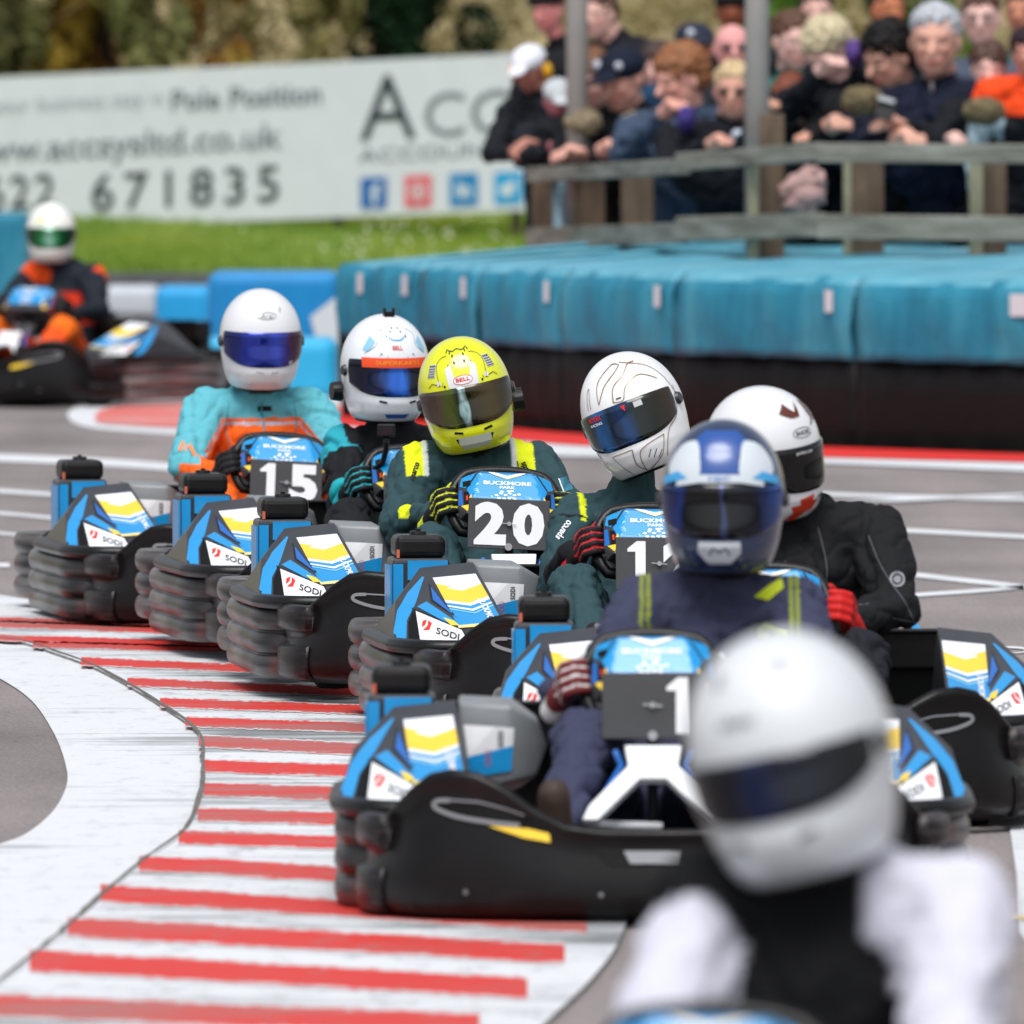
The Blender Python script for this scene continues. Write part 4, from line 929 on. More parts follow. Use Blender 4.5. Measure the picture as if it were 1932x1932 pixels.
def hd(h, name, shapes, m, off=.0012):
    # shapes in (x metres around the shell from the front, z); mapped onto the shell
    return decal(name, shapes, lambda u, v: HP(u/.135, max(-.149, min(.1545, v)), off), m, h)
def hpoly(pts, L=.008): return poly2d(pts, L)
def mir(pts): return [(-x, y) for x, y in pts]
def vents(h, m=None, z=-.088, xx=.05, w_=.028):
    m = m or mat('seal_black', '#0d0d0e', .4)
    for s in (-1, 1): hd(h, 'vent', hpoly([(s*(xx-w_/2), z-.003), (s*(xx+w_/2), z+.001), (s*(xx+w_/2-.004), z+.007), (s*(xx-w_/2), z+.003)]), m)

# ------------------------------------------------------------------ drivers
M_SUIT = vmat('suit_cloth', .82, .35, 38)
def glove_mesh(side, big=1.0):
    # rim runs along z through the origin; side=-1: the hand comes from the image left
    P = []; s = side
    for j in range(4):
        z = (j-1.5)*.0205; L = [1, 1.05, 1, .88][j]
        pts = [(s*.040, .022, z), (s*.036*L, -.020, z), (s*.012, -.034*L, z), (s*-.014*L, -.026, z)]
        for a, b, r0, r1 in zip(pts[:-1], pts[1:], (.0118, .0110, .0104), (.0110, .0104, .0092)): P.append(cap(a, r0, b, r1))
    P.append(ell((s*.040, .035, 0), (.017, .030, .043))); P.append(cap((s*.042, .05, -.01), .028, (s*.062, .095, -.03), .030))
    P.append(cap((s*.02, .045, .02), .015, (s*.0, .030, .045), .0125)); P.append(cap((s*.0, .030, .045), .0125, (s*-.016, .012, .056), .0105))
    return remesh(P, .0042, 2)
GL = {-1: glove_mesh(-1), 1: glove_mesh(1)}
def driver(k, label, hx, hz_, shz, colfn, glove, headrot, hscale, shellm, vism, lean=0, elbow=.29, shw=.17, arms=True, gcol2=None, vox=.007, cuff=None, shoe='#231f1e'):
    x, d, hdg, z, num, rl, _ = KARTS[k]
    sx = lean
    P = {}
    hips = (0, -.02, .17); belly = (sx*.4, .06, .34); chest = (sx*.8, .10, shz-.13); top = (sx, .09, shz-.02)
    neck0 = (sx, .08, shz+.02); neck1 = (hx, .05, hz_-.12)
    segs = []; parts = []; names = []
    def add(nm, a, ra, b, rb): segs.append((a, b, (ra+rb)/2)); parts.append(cap(a, ra, b, rb)); names.append(nm)
    add('torso', hips, .145, belly, .135); add('torso', belly, .135, chest, .145)
    parts.append(ell(chest, (.175, .115, .16))); parts.append(ell((chest[0], chest[1]+.01, chest[2]+.06), (.19, .10, .11)))
    add('neck', neck0, .066, neck1, .055)
    parts.append(cap((sx*.5+hx*.5, .085, shz-.02), .085, (sx*.4+hx*.6, .075, shz+.045), .074))
    M = steering_M[k]
    for s in (-1, 1):
        sh = (sx+s*shw, .08, shz-.02); el_ = (sx*.8+s*elbow, -.10, shz-.19)
        hp = M @ Vector((s*.152, 0, .035)); wr = (hp.x+s*.055, hp.y+.09, hp.z-.03)
        add('chest', (sx, .09, shz-.03), .09, sh, .078)
        add('up%d' % s, sh, .08, el_, .064); add('fore%d' % s, el_, .062, wr, .040)
        hip = (s*.09, -.04, .15); kn = (s*(.14 if k == 'F' else .21), -.44, .38); an = (s*.20, -.78, .19)
        add('thigh%d' % s, hip, .10, kn, .080); add('shin%d' % s, kn, .076, an, .048)
        parts.append(cap((sx*.7+s*.03, .085, shz+.03), .05, sh, .062))
    me = remesh(parts, vox, 5)
    displace(me, .013, 7, seed=ord(k)); displace(me, .006, 17, seed=ord(k)+5)
    co = get_co(me); L, T = seg_labels(co, segs)
    C = np.array([colfn(names[l], t_, c) for l, t_, c in zip(L, T, co)]); set_col(me, C); me.materials.append(M_SUIT)
    me.polygons.foreach_set('use_smooth', [True]*len(me.polygons))
    o_ = bpy.data.objects.new('person', me); link(o_); o_.location = (x, d, z); o_.rotation_euler = (0, 0, R(hdg)); tag(o_, label, 'driver')
    for s in (-1, 1):
        hp = M @ Vector((s*.152, 0, .035))
        g = GL[s].copy(); g.materials.clear(); cg = get_co(g)
        c1, c2 = lin(glove[0]), lin(glove[1])
        C = np.array([c2 if (c[1] > .062 or (abs(math.sin(c[2]*150+c[1]*40)) > .93 and c[1] < .03) or (c[1] > .0 and c[2] > .03)) else c1 for c in cg]); set_col(g, C); g.materials.append(vmat('glove_cloth', .6, .3, 90))
        go = bpy.data.objects.new('glove', g); link(go, o_)
        go.matrix_local = Matrix.Translation(hp) @ Matrix.Rotation(R(-20), 4, 'X') @ Matrix.Rotation(R(s*8), 4, 'Y')
    for s in (-1, 1):
        sm = remesh([cap((s*.20, -.78, .17), .05, (s*.205, -.83, .14), .045), cap((s*.205, -.83, .15), .045, (s*.21, -.87, .285), .036)], .012, 3)
        sm.materials.append(mat('shoe_'+shoe[1:], shoe, .7)); so = bpy.data.objects.new('shoe', sm); link(so, o_)
    h = helmet(o_, Vector((hx, .03, hz_)), *headrot, hscale, shellm, vism, 'std', (-.066, .022) if k == 'G' else (-.077, .040))
    return o_, h, bvh_from(me)
def bvh_from(me): return BVHTree.FromPolygons([v.co for v in me.vertices], [tuple(p.vertices) for p in me.polygons])
steering_M = {}
for k, (x, d, hdg, z, num, rl, _) in KARTS.items():
    steering_M[k] = Matrix.Translation((0, -.40, .47)) @ Matrix.Rotation(R(-28), 4, 'X') @ Matrix.Rotation(R(rl), 4, 'Y')
def suit_decal(person, bv, name, shapes, x, z, m, off=.003, rot=0, k=1.0):
    f = proj_fn(bv, (0, -.4, 0), (1, 0, 0), (0, 0, 1), (0, 1, -.05), off); c, s_ = math.cos(rot), math.sin(rot)
    def g(u, v): return f(x+(u*c-v*s_)*k, z+(u*s_+v*c)*k)
    return decal(name, shapes, g, m, person)
LC = lin
# --- A : turquoise and orange suit, plain white helmet
tq, og, gy = LC('#5eb0bd'), LC('#f2671c'), LC('#b9b9c4')
def colA(n, t, c):
    if n == 'neck': return LC('#2b3b44') if t > .5 else tq
    x, z = abs(c[0]), c[2]
    zl_ = .645 if x < .125 else .645-(x-.125)*1.35
    if n.startswith('thigh') or n.startswith('shin'): return og
    if n.startswith('fore'): return og if c[0]*(-1 if '-' in n else 1) < .235+.1*(.5-z) or z < .505 else tq
    if n.startswith('up') and x > .20: return tq
    if c[1] > .16: return tq
    if z < zl_: return gy if zl_-.024 < z < zl_-.012 else og
    return tq
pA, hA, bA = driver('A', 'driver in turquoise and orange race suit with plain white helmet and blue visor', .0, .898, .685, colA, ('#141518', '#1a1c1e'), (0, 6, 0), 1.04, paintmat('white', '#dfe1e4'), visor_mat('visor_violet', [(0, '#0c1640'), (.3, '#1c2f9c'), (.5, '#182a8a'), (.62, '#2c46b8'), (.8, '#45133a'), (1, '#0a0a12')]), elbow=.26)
hd(hA, 'emblem', [disc2d(0, .085, .034, .011, 30, inner=.0018)], M_TXT); hd(hA, 'emblem', [text2d('Arai', 0, .085, .045, .014, -.01, shear=.3)], M_TXT)
for s in (-1, 1): hd(hA, 'vent', [hpoly([(s*.055, .105), (s*.062, .112), (s*.060, .100), (s*.050, .092)])], mat('vent_grey', '#8b8d92', .4)); hd(hA, 'vent', [ribbon2d([(s*.012, -.088), (s*.038, -.085)], .003)], MATS['vent_grey'])
hd(hA, 'emblem', [hpoly([(.075, -.055), (.09, -.052), (.088, -.062), (.076, -.064)])], mat('silver', '#a7b3b5', .3), .006)
for s in (-1, 1):
    suit_decal(pA, bA, 'patch', [ribbon2d([(-.02, 0), (-.005, .03), (.0, .0), (.012, .02), (.02, -.02)], .012)], s*.255-.01, .56, mat('patch_orange', '#f08a50', .8))
    suit_decal(pA, bA, 'patch', [hpoly([(-.014, -.03), (.016, -.022), (.02, .02), (.0, .034), (-.02, .01)], .01)], s*.285, .46, mat('patch_coral', '#f07a48', .8))
suit_decal(pA, bA, 'collar_tab', [hpoly([(-.022, -.008), (.022, -.008), (.022, .008), (-.022, .008)], .01)], .01, .695, M_TXT)
# --- B : black and teal suit, white light-blue helmet
def colB(n, t, c):
    bk = LC('#17191d')
    if n.startswith('fore') and t > .72: return LC('#1fa3ad')
    if n.startswith('up') and t < .22: return LC('#2a9fb0')
    if n == 'chest' and abs(c[0]) > .15: return LC('#2a9fb0')
    return bk
pB, hB, bB = driver('B', 'driver in black suit with teal shoulders and white helmet with orange visor strip', -.03, .83, .60, colB, ('#131416', '#1fa3ad'), (8, 4, 0), 1.05, paintmat('ice', '#e6ebf0'), visor_mat('visor_blue', [(0, '#060a1a'), (.3, '#0b1c4a'), (.45, '#1f5fc8'), (.55, '#2670dd'), (.64, '#0a1330'), (1, '#05070c')]), elbow=.185, lean=.03)
hd(hB, 'visor_strip', [hpoly([(-.115, .040), (.115, .040), (.11, .012), (-.11, .012)])], mat('strip_orange', '#f0501e', .4), .0068)
hd(hB, 'visor_strip_text', [text2d('SUPERKARTS', 0, .026, .13, .012, .01)], mat('strip_amber', '#f5982a', .4), .0078)
hd(hB, 'emblem', [text2d('BELL', 0, .068, .030, .012, .03)], M_RED)
lb = mat('ice_blue', '#8cc3dd', .3)
for s in (-1, 1):
    hd(hB, 'graphic', [hpoly([(s*.075, .085), (s*.105, .10), (s*.12, .06), (s*.10, .055), (s*.085, .068)])], lb)
    hd(hB, 'graphic', [ribbon2d([(s*.03, .040), (s*.045, .11)], .0015), ribbon2d([(s*.055, .042), (s*.042, .12)], .0012), ribbon2d(catmull([(s*.05, .12), (s*.08, .105), (s*.07, .075), (s*.11, .05)], 5), .0012)], M_GREY)
    hd(hB, 'vent', [disc2d(s*.035, .100, .0035), disc2d(s*.02, .112, .003), disc2d(s*.012, .122, .003), disc2d(s*.05, .05, .0028)], mat('vent_navy', '#2a4a78', .4))
hd(hB, 'graphic', [ribbon2d(catmull([(-.028, .098), (-.012, .090), (.012, .090), (.028, .098)], 5), .004)], mat('sky_blue', '#3a9fd6', .3))
hd(hB, 'graphic', [hpoly([(-.035, -.135), (.035, -.135), (.045, -.122), (-.045, -.122)])], mat('chin_blue', '#2f62b5', .4)); vents(hB)
mk('helmet_mount', *merge(box((0, -.03, .158), (.03, .02, .012)), box((-.013, -.03, .168), (.004, .016, .012)), box((.013, -.03, .168), (.004, .016, .012))), M_TXT, hB)
mk('ear_knob', *cyl((-.122, .03, -.07), (-.150, .03, -.07), .030, .026, 16), M_BLACK, hB)
# --- C : dark green suit, yellow helmet
gr, ly = LC('#2c474c'), LC('#d8e21e')
def colC(n, t, c):
    if n == 'neck': return LC('#101114')
    if n == 'chest' or n.startswith('up'):
        u = abs(c[0]-(-.05))
        if c[2] > .575 and .135 < u < .185: return ly
        if c[2] > .575 and .12 < u <= .135: return LC('#c9ced0')
    if n.startswith('fore') and .42 < t < .78 and c[2] > .46: return ly
    return gr
pC, hC, bC = driver('C', 'driver in dark green suit and fluorescent yellow helmet leaning behind plate 20', -.06, .805, .615, colC, ('#16181c', '#cfd92a'), (-6, 5, -12), 1.06, paintmat('yellow', '#dfe416'), visor_mat('visor_bronze', [(0, '#3a302b'), (.18, '#5a4a3c'), (.33, '#4c5a14'), (.42, '#0f1c18'), (.47, '#9fc0bf'), (.51, '#1f1b0c'), (.75, '#4a3c12'), (.9, '#33290e'), (1, '#15120a')]), lean=-.02, elbow=.25)  # narrow pale band in the visor colours is a painted reflection
wh = paintmat('white', '#dfe1e4')
hd(hC, 'graphic', [hpoly([(-.040, .036), (.040, .036), (.05, .088), (.03, .098), (.02, .06), (-.02, .06), (-.03, .098), (-.05, .088)])], wh)
hd(hC, 'emblem', [disc2d(0, .054, .026, .0125, 26)], M_WHITE, .002); hd(hC, 'emblem', [disc2d(0, .054, .026, .0125, 26, inner=.0013), text2d('BELL', 0, .055, .036, .0105, .03)], M_RED, .003)
for s in (-1, 1):
    q = []
    for i in range(5):
        for j in range(5): cx, cz = s*(.092+i*.0062), .074+j*.0062; q.append(hpoly([(cx-.002, cz-.002), (cx+.002, cz-.002), (cx+.002, cz+.002), (cx-.002, cz+.002)]))
    hd(hC, 'graphic', [hpoly([(s*.088, .07), (s*.121, .07), (s*.121, .103), (s*.088, .103)])], mat('silver_pale', '#cfd4d2', .3)); hd(hC, 'graphic', q, M_TXT, .002)
    hd(hC, 'graphic', [ribbon2d(catmull([(s*.045, .120), (s*.07, .115), (s*.085, .10), (s*.075, .065), (s*.07, .045)], 5), .0016), ribbon2d([(s*.036, .10), (s*.062, .045)], .0012), ribbon2d([(s*.075, .05), (s*.10, .055), (s*.115, .045)], .002)], M_GREY, .002)
    hd(hC, 'vent', [disc2d(s*.02, .117, .0034), disc2d(s*.032, .125, .003), disc2d(s*.048, .128, .003), disc2d(s*.016, .100, .0034), disc2d(s*.054, .044, .0034)], M_TXT, .002)
    hd(hC, 'graphic', [hpoly([(s*.065, .05), (s*.078, .047), (s*.08, .058), (s*.07, .062)])], wh, .002)
hd(hC, 'graphic', [ribbon2d(catmull([(-.05, .134), (-.02, .128), (.0, .132), (.02, .128), (.05, .134)], 5), .002)], M_GREY, .002)
hd(hC, 'chin_panel', [hpoly([(-.045, -.132), (.045, -.132), (.058, -.098), (-.058, -.098)])], mat('chin_silver', '#c9cfc2', .4)); hd(hC, 'vent', [hpoly([(s*.05, -.100), (s*.06, -.100), (s*.055, -.115)]) for s in (-1, 1)], M_TXT, .002); vents(hC, z=-.086, xx=.045, w_=.03)
mk('ear_knob', *cyl((.120, .04, -.05), (.150, .04, -.05), .034, .03, 18), M_BLACK, hC)
for s in (-1, 1): suit_decal(pC, bC, 'lettering', [text2d('sparco', 0, 0, .055, .018, .03)], -.05+s*.16, .605, M_TXT, rot=-s*1.15)
suit_decal(pC, bC, 'patch', [disc2d(0, 0, .034)], .055, .585, M_TXT); suit_decal(pC, bC, 'patch_ring', [disc2d(0, 0, .034, inner=.003)], .055, .585, M_WHITE, .005); suit_decal(pC, bC, 'patch_ring', [hpoly([(-.012, -.005), (.012, -.005), (.012, .005), (-.012, .005)]), ribbon2d(catmull([(-.028, .012), (0, .020), (.028, .012)], 4), .003)], .055, .585, mat('patch_blue', '#3d86b8', .6), .005)
suit_decal(pC, bC, 'patch', [hpoly([(-.02, -.02), (.02, -.02), (.02, .02), (-.02, .02)], .01)], .222, .57, mat('patch_teal', '#2c6f86', .7), rot=.3); suit_decal(pC, bC, 'patch_ring', [ribbon2d([(-.02, -.02), (.02, -.02), (.02, .02), (-.02, .02), (-.02, -.02)], .004)], .222, .57, M_WHITE, .005, rot=.3)
# --- D : dark green suit, white helmet with gold lines
def colD(n, t, c):
    if n == 'neck': return gr
    if n in ('chest',) or n.startswith('up'):
        u = abs(c[0])
        if n.startswith('up') and t < .20: return LC('#101216')
        if c[2] > .55 and .13 < u < .15: return ly
    if n.startswith('fore') and t > .3: return LC('#15171b')
    return gr
pD, hD, bD = driver('D', 'driver in dark green suit, white gold lined helmet turned to the left', -.0, .838, .565, colD, ('#1a1417', '#c9202a'), (-24, 5, -21), 1.08, paintmat('matt_white', '#eceef0', .3), visor_mat('visor_green', [(0, '#3f5a16'), (.14, '#10282c'), (.3, '#1e62a0'), (.42, '#0b1e30'), (.55, '#0e3a6e'), (.66, '#0d1c16'), (.8, '#131a12'), (1, '#3a2a16')]), elbow=.22, shw=.15)
gold = mat('gold_line', '#8f744a', .35, metal=.4)
hd(hD, 'gold_line', [ribbon2d(catmull(p, 5), .0022) for p in ([(-.085, .045), (-.085, .09)], [(-.085, .09), (-.075, .093), (-.073, .045)], [(-.04, .05), (-.035, .10), (.02, .13), (.055, .125)], [(-.04, .05), (-.01, .09), (.03, .112), (.055, .125)],
   [(.0, .042), (.01, .078), (.05, .098), (.085, .118), (.12, .12)], [(.0, .042), (.025, .040), (.045, .07), (.10, .085), (.15, .06)],
   [(-.06, -.083), (-.03, -.143)], [(-.06, -.083), (.005, -.083)], [(.005, -.083), (.0, -.125), (.02, -.145)], [(.015, -.144), (.02, -.10), (.045, -.085), (.105, -.075)], [(.105, -.075), (.085, -.12), (.03, -.145)],
   [(.10, -.13), (.125, -.07), (.17, -.04), (.20, .03)], [(.06, .13), (.16, .09), (.20, .0)])], gold, .002)
hd(hD, 'vent', [ribbon2d([(.04, -.115), (.055, -.098)], .002), ribbon2d([(.055, -.12), (.072, -.102)], .002), ribbon2d([(.07, -.125), (.088, -.108)], .002), ribbon2d([(.008, .048), (.022, .048)], .003)], M_TXT, .002)
hd(hD, 'visor_sticker', [text2d('ROTAX', -.063, .020, .045, .012, .04)], mat('bright_red', '#e0202a', .4), .007); hd(hD, 'visor_sticker', [text2d('RACING', -.064, .006, .042, .007, .03)], M_WHITE, .007)
hd(hD, 'visor_sticker', [hpoly([(.045, .012), (.068, .012), (.068, .026), (.045, .026)])], mat('label_grey', '#c5c8cc', .5), .007)
hd(hD, 'visor_sticker', [hpoly([(.012, .028), (.024, .028), (.02, .012)])], MATS['bright_red'], .007)
for s in (-1, 1): suit_decal(pD, bD, 'lettering', [text2d('sparco', 0, 0, .06, .018, .03)], s*.195, .545, M_WHITE, rot=-s*.9)
# --- E : black jacket, white helmet with flames
def colE(n, t, c):
    if n == 'neck': return LC('#17181b')
    if n.startswith('fore') and t > .78: return LC('#17181b')
    if n.startswith('thigh') or n.startswith('shin'): return LC('#1c1f26')
    return LC('#16171a')
pE, hE, bE = driver('E', 'driver in black jacket with red gloves and white helmet with red flames', .0, .862, .68, colE, ('#c8201e', '#b81c1c'), (44, 8, -10), 1.02, paintmat('white', '#dfe1e4'), visor_mat('visor_black', [(0, '#050506'), (.5, '#0a0b0d'), (1, '#050506')]), lean=.125, shw=.15, elbow=.215)
fl = mat('flame_red', '#c63a1c', .4)
for s, dx in ((1, -.115),):
    hd(hE, 'flame', [hpoly([(dx+x, z) for x, z in ((.045, -.140), (.065, -.122), (.055, -.105), (.085, -.102), (.08, -.088), (.125, -.080), (.12, -.098), (.145, -.095), (.125, -.118), (.105, -.122), (.085, -.143))])], fl, .002)
hd(hE, 'graphic', [hpoly([(.06, .10), (.075, .13), (.095, .12), (.115, .085), (.095, .092), (.085, .075)]), hpoly([(.035, .075), (.06, .080), (.085, .105), (.06, .088)])], mat('brown_grey', '#6d5a55', .4), .002)
hd(hE, 'graphic', [hpoly([(-.06, .112), (-.03, .13), (0, .11), (.03, .13), (.01, .10), (-.02, .10)])], mat('dark_flame', '#5c2a1e', .4), .002)
hd(hE, 'emblem', [disc2d(.0, .066, .032, .012, 26, inner=.0016), text2d('SHOEI', 0, .066, .044, .010, .02)], M_TXT, .002)
hd(hE, 'visor_sticker', [text2d('print.co', -.01, .022, .045, .010, .01)], M_WHITE, .007); hd(hE, 'emblem', [text2d('ARMS', .045, -.090, .03, .009, .03)], M_TXT, .002)
mk('ear_knob', *cyl((.115, .05, -.08), (.140, .05, -.08), .022, .02, 16), M_BLACK, hE)
suit_decal(pE, bE, 'badge', [disc2d(0, 0, .019)], .315, .575, mat('badge_grey', '#8d9096', .6)); suit_decal(pE, bE, 'badge', [disc2d(0, 0, .013, inner=.003)], .315, .575, M_TXT, .005)
for pts in ([(.13, .70), (.15, .60), (.14, .50), (.15, .40)], [(.25, .68), (.28, .60), (.33, .52), (.36, .46)], [(.0, .52), (.08, .525), (.16, .51), (.24, .515)], [(.30, .48), (.36, .47), (.42, .46)], [(.05, .62), (.06, .50), (.05, .42)]):
    suit_decal(pE, bE, 'stitching', [ribbon2d(catmull(pts, 8), .0022)], 0, 0, mat('stitch_grey', '#5d6066', .8))
# --- F : navy suit, blue white helmet
nv = LC('#3a3d55')
def colF(n, t, c):
    if n == 'neck': return LC('#14161c') if t > .55 else nv
    if n == 'chest' or n.startswith('up'):
        u = abs(c[0]-.15)
        if c[2] > .5 and .150 < u < .158 and c[1] < .12: return LC('#8f9c2a')
        if c[2] > .5 and .166 < u < .172 and c[1] < .12: return LC('#8f9c2a')
    return nv
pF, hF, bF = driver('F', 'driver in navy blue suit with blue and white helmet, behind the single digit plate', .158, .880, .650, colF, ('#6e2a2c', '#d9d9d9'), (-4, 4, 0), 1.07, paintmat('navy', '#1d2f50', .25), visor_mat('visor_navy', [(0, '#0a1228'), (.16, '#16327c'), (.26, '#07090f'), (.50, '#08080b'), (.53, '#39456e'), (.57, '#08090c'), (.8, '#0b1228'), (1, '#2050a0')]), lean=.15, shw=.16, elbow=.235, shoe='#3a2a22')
hd(hF, 'graphic', [hpoly([tuple(q) for q in catmull([(s*.044, .05), (s*.12, .042), (s*.150, .07), (s*.135, .105), (s*.095, .118), (s*.06, .110)], 4, True)]) for s in (-1, 1)], paintmat('pale', '#ccd5dc', .3), .0015)
hd(hF, 'graphic', [hpoly([(-.040, .05), (.040, .05), (.044, .085), (.058, .108), (.088, .120), (.07, .138), (-.07, .138), (-.088, .120), (-.058, .108), (-.044, .085)])], mat('helm_blue', '#1d4c96', .25, coat=.6), .0015)
hd(hF, 'graphic', [hpoly([(-.10, .030), (-.04, .040), (.04, .040), (.10, .030), (.10, .045), (.035, .056), (-.035, .056), (-.10, .045)])], paintmat('pale', '#ccd5dc', .3), .0045)
hd(hF, 'graphic', [hpoly([(s*.07, .048), (s*.15, .03), (s*.155, .045), (s*.10, .060)]) for s in (-1, 1)], mat('helm_cyan', '#3f9fd8', .3), .0055)
hd(hF, 'emblem', [text2d('HJC', 0, .048, .04, .009, .02)], M_BLUE2, .0065)
hd(hF, 'chin_panel', [hpoly([(-.045, -.078), (.045, -.078), (.05, -.10), (.025, -.125), (-.025, -.125), (-.05, -.10)])], paintmat('chin', '#b9bfc6', .35), .002)
hd(hF, 'graphic', [ribbon2d([(-.022, -.105), (-.012, -.09), (0, -.1), (.012, -.09), (.022, -.105)], .004)], M_GREY, .003)
suit_decal(pF, bF, 'badge', [hpoly([(-.03, .012), (-.012, .022), (.012, .012), (.034, .008), (.034, -.016), (.018, -.022), (.0, -.010), (-.03, -.008)], .01)], .262, .605, mat('lime', '#c8d820', .7))
suit_decal(pF, bF, 'collar_trim', [hpoly([(-.03, -.012), (.0, -.02), (.034, .008), (.03, .03), (.0, .012)], .01)], .255, .695, mat('lime', '#c8d820', .7))
for pp_, bb_, x_, z_, cc in ((pA, bA, 0, .66, '#3a8c9c'), (pF, bF, .15, .60, '#23273f'), (pC, bC, -.02, .575, '#1b2d31'), (pD, bD, 0, .53, '#1b2d31')):
    suit_decal(pp_, bb_, 'zip', [ribbon2d([(0, -.09), (0, .06)], .006, .02)] if False else [ribbon2d(catmull([(0, -.09), (.002, -.02), (0, .06)], 10), .005)], x_, z_, mat('zip_'+cc[1:], cc, .6))
    for q_ in (-1, 1): suit_decal(pp_, bb_, 'seam', [ribbon2d(catmull([(q_*.10, -.10), (q_*.115, -.02), (q_*.105, .06)], 10), .003)], x_, z_, MATS['zip_'+cc[1:]])
# --- G : nearest, blurred
def colG(n, t, c):
    if n.startswith('up') or n.startswith('fore'): return LC('#cbcbd8')
    if n == 'chest' and abs(c[0]) > .15: return LC('#cbcbd8')
    return LC('#06070a')
pG, hG, bG = driver('G', 'nearest blurred driver with silver white helmet, white sleeves and black vest', .055, .905, .72, colG, ('#1a1b1f', '#1a1b1f'), (-12, 8, -12), 1.03, paintmat('silver', '#d5d9dc', .3), visor_mat('visor_dark', [(0, '#030408'), (.35, '#050a18'), (.5, '#10224c'), (.62, '#080f24'), (1, '#030408')]), lean=.105, shw=.165, elbow=.19, vox=.010)
vents(hG); hd(hG, 'vent', [hpoly([(s*.05, .105), (s*.075, .11), (s*.07, .125), (s*.048, .118)]) for s in (-1, 1)], mat('vent_grey', '#8b8d92', .4), .002)
hd(hG, 'emblem', [text2d('ARAI', -.02, .065, .05, .012, .02)], M_GREY, .002)
# --- H : distant
def colH(n, t, c):
    o2 = LC('#ee5418')
    if n == 'chest' and abs(c[0]) > .12: return o2
    if n.startswith('up') and t < .12: return o2
    if n == 'torso' and .40 < c[2] < .56 and abs(c[0]) < .11: return LC('#d4381c')
    if n.startswith('thigh') or n.startswith('shin'): return LC('#f0561a') if t < .9 else LC('#f0701a')
    return LC('#1b222c')
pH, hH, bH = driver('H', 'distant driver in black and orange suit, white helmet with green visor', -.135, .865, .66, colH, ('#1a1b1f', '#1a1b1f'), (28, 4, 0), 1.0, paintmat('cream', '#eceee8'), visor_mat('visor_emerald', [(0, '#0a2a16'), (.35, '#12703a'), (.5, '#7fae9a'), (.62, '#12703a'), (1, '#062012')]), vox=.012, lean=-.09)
hd(hH, 'graphic', [hpoly([(-.09, .06), (-.06, .09), (-.03, .10), (-.05, .055)])], mat('pale_lime', '#dfe88a', .4), .002)
# small camera clamped on kart B
a = empty('action_camera', ROOT['B'].matrix_world.translation); a.location = (KARTS['B'][0]-.025, KARTS['B'][1]-.50, .03)
tag(a, 'small black action camera on a stalk in front of the black suited driver', 'camera')
mk('body', *box((0, 0, .655), (.052, .03, .038)), M_BLACK, a, bev=.004); mk('screen', *box((0, -.0165, .655), (.04, .002, .028)), mat('screen_dark', '#2b2226', .15), a); mk('stalk', *tube([(0, 0, .635), (0, .02, .60), (-.01, .05, .56), (-.04, .08, .53)], .009), M_BLACK, a, True)

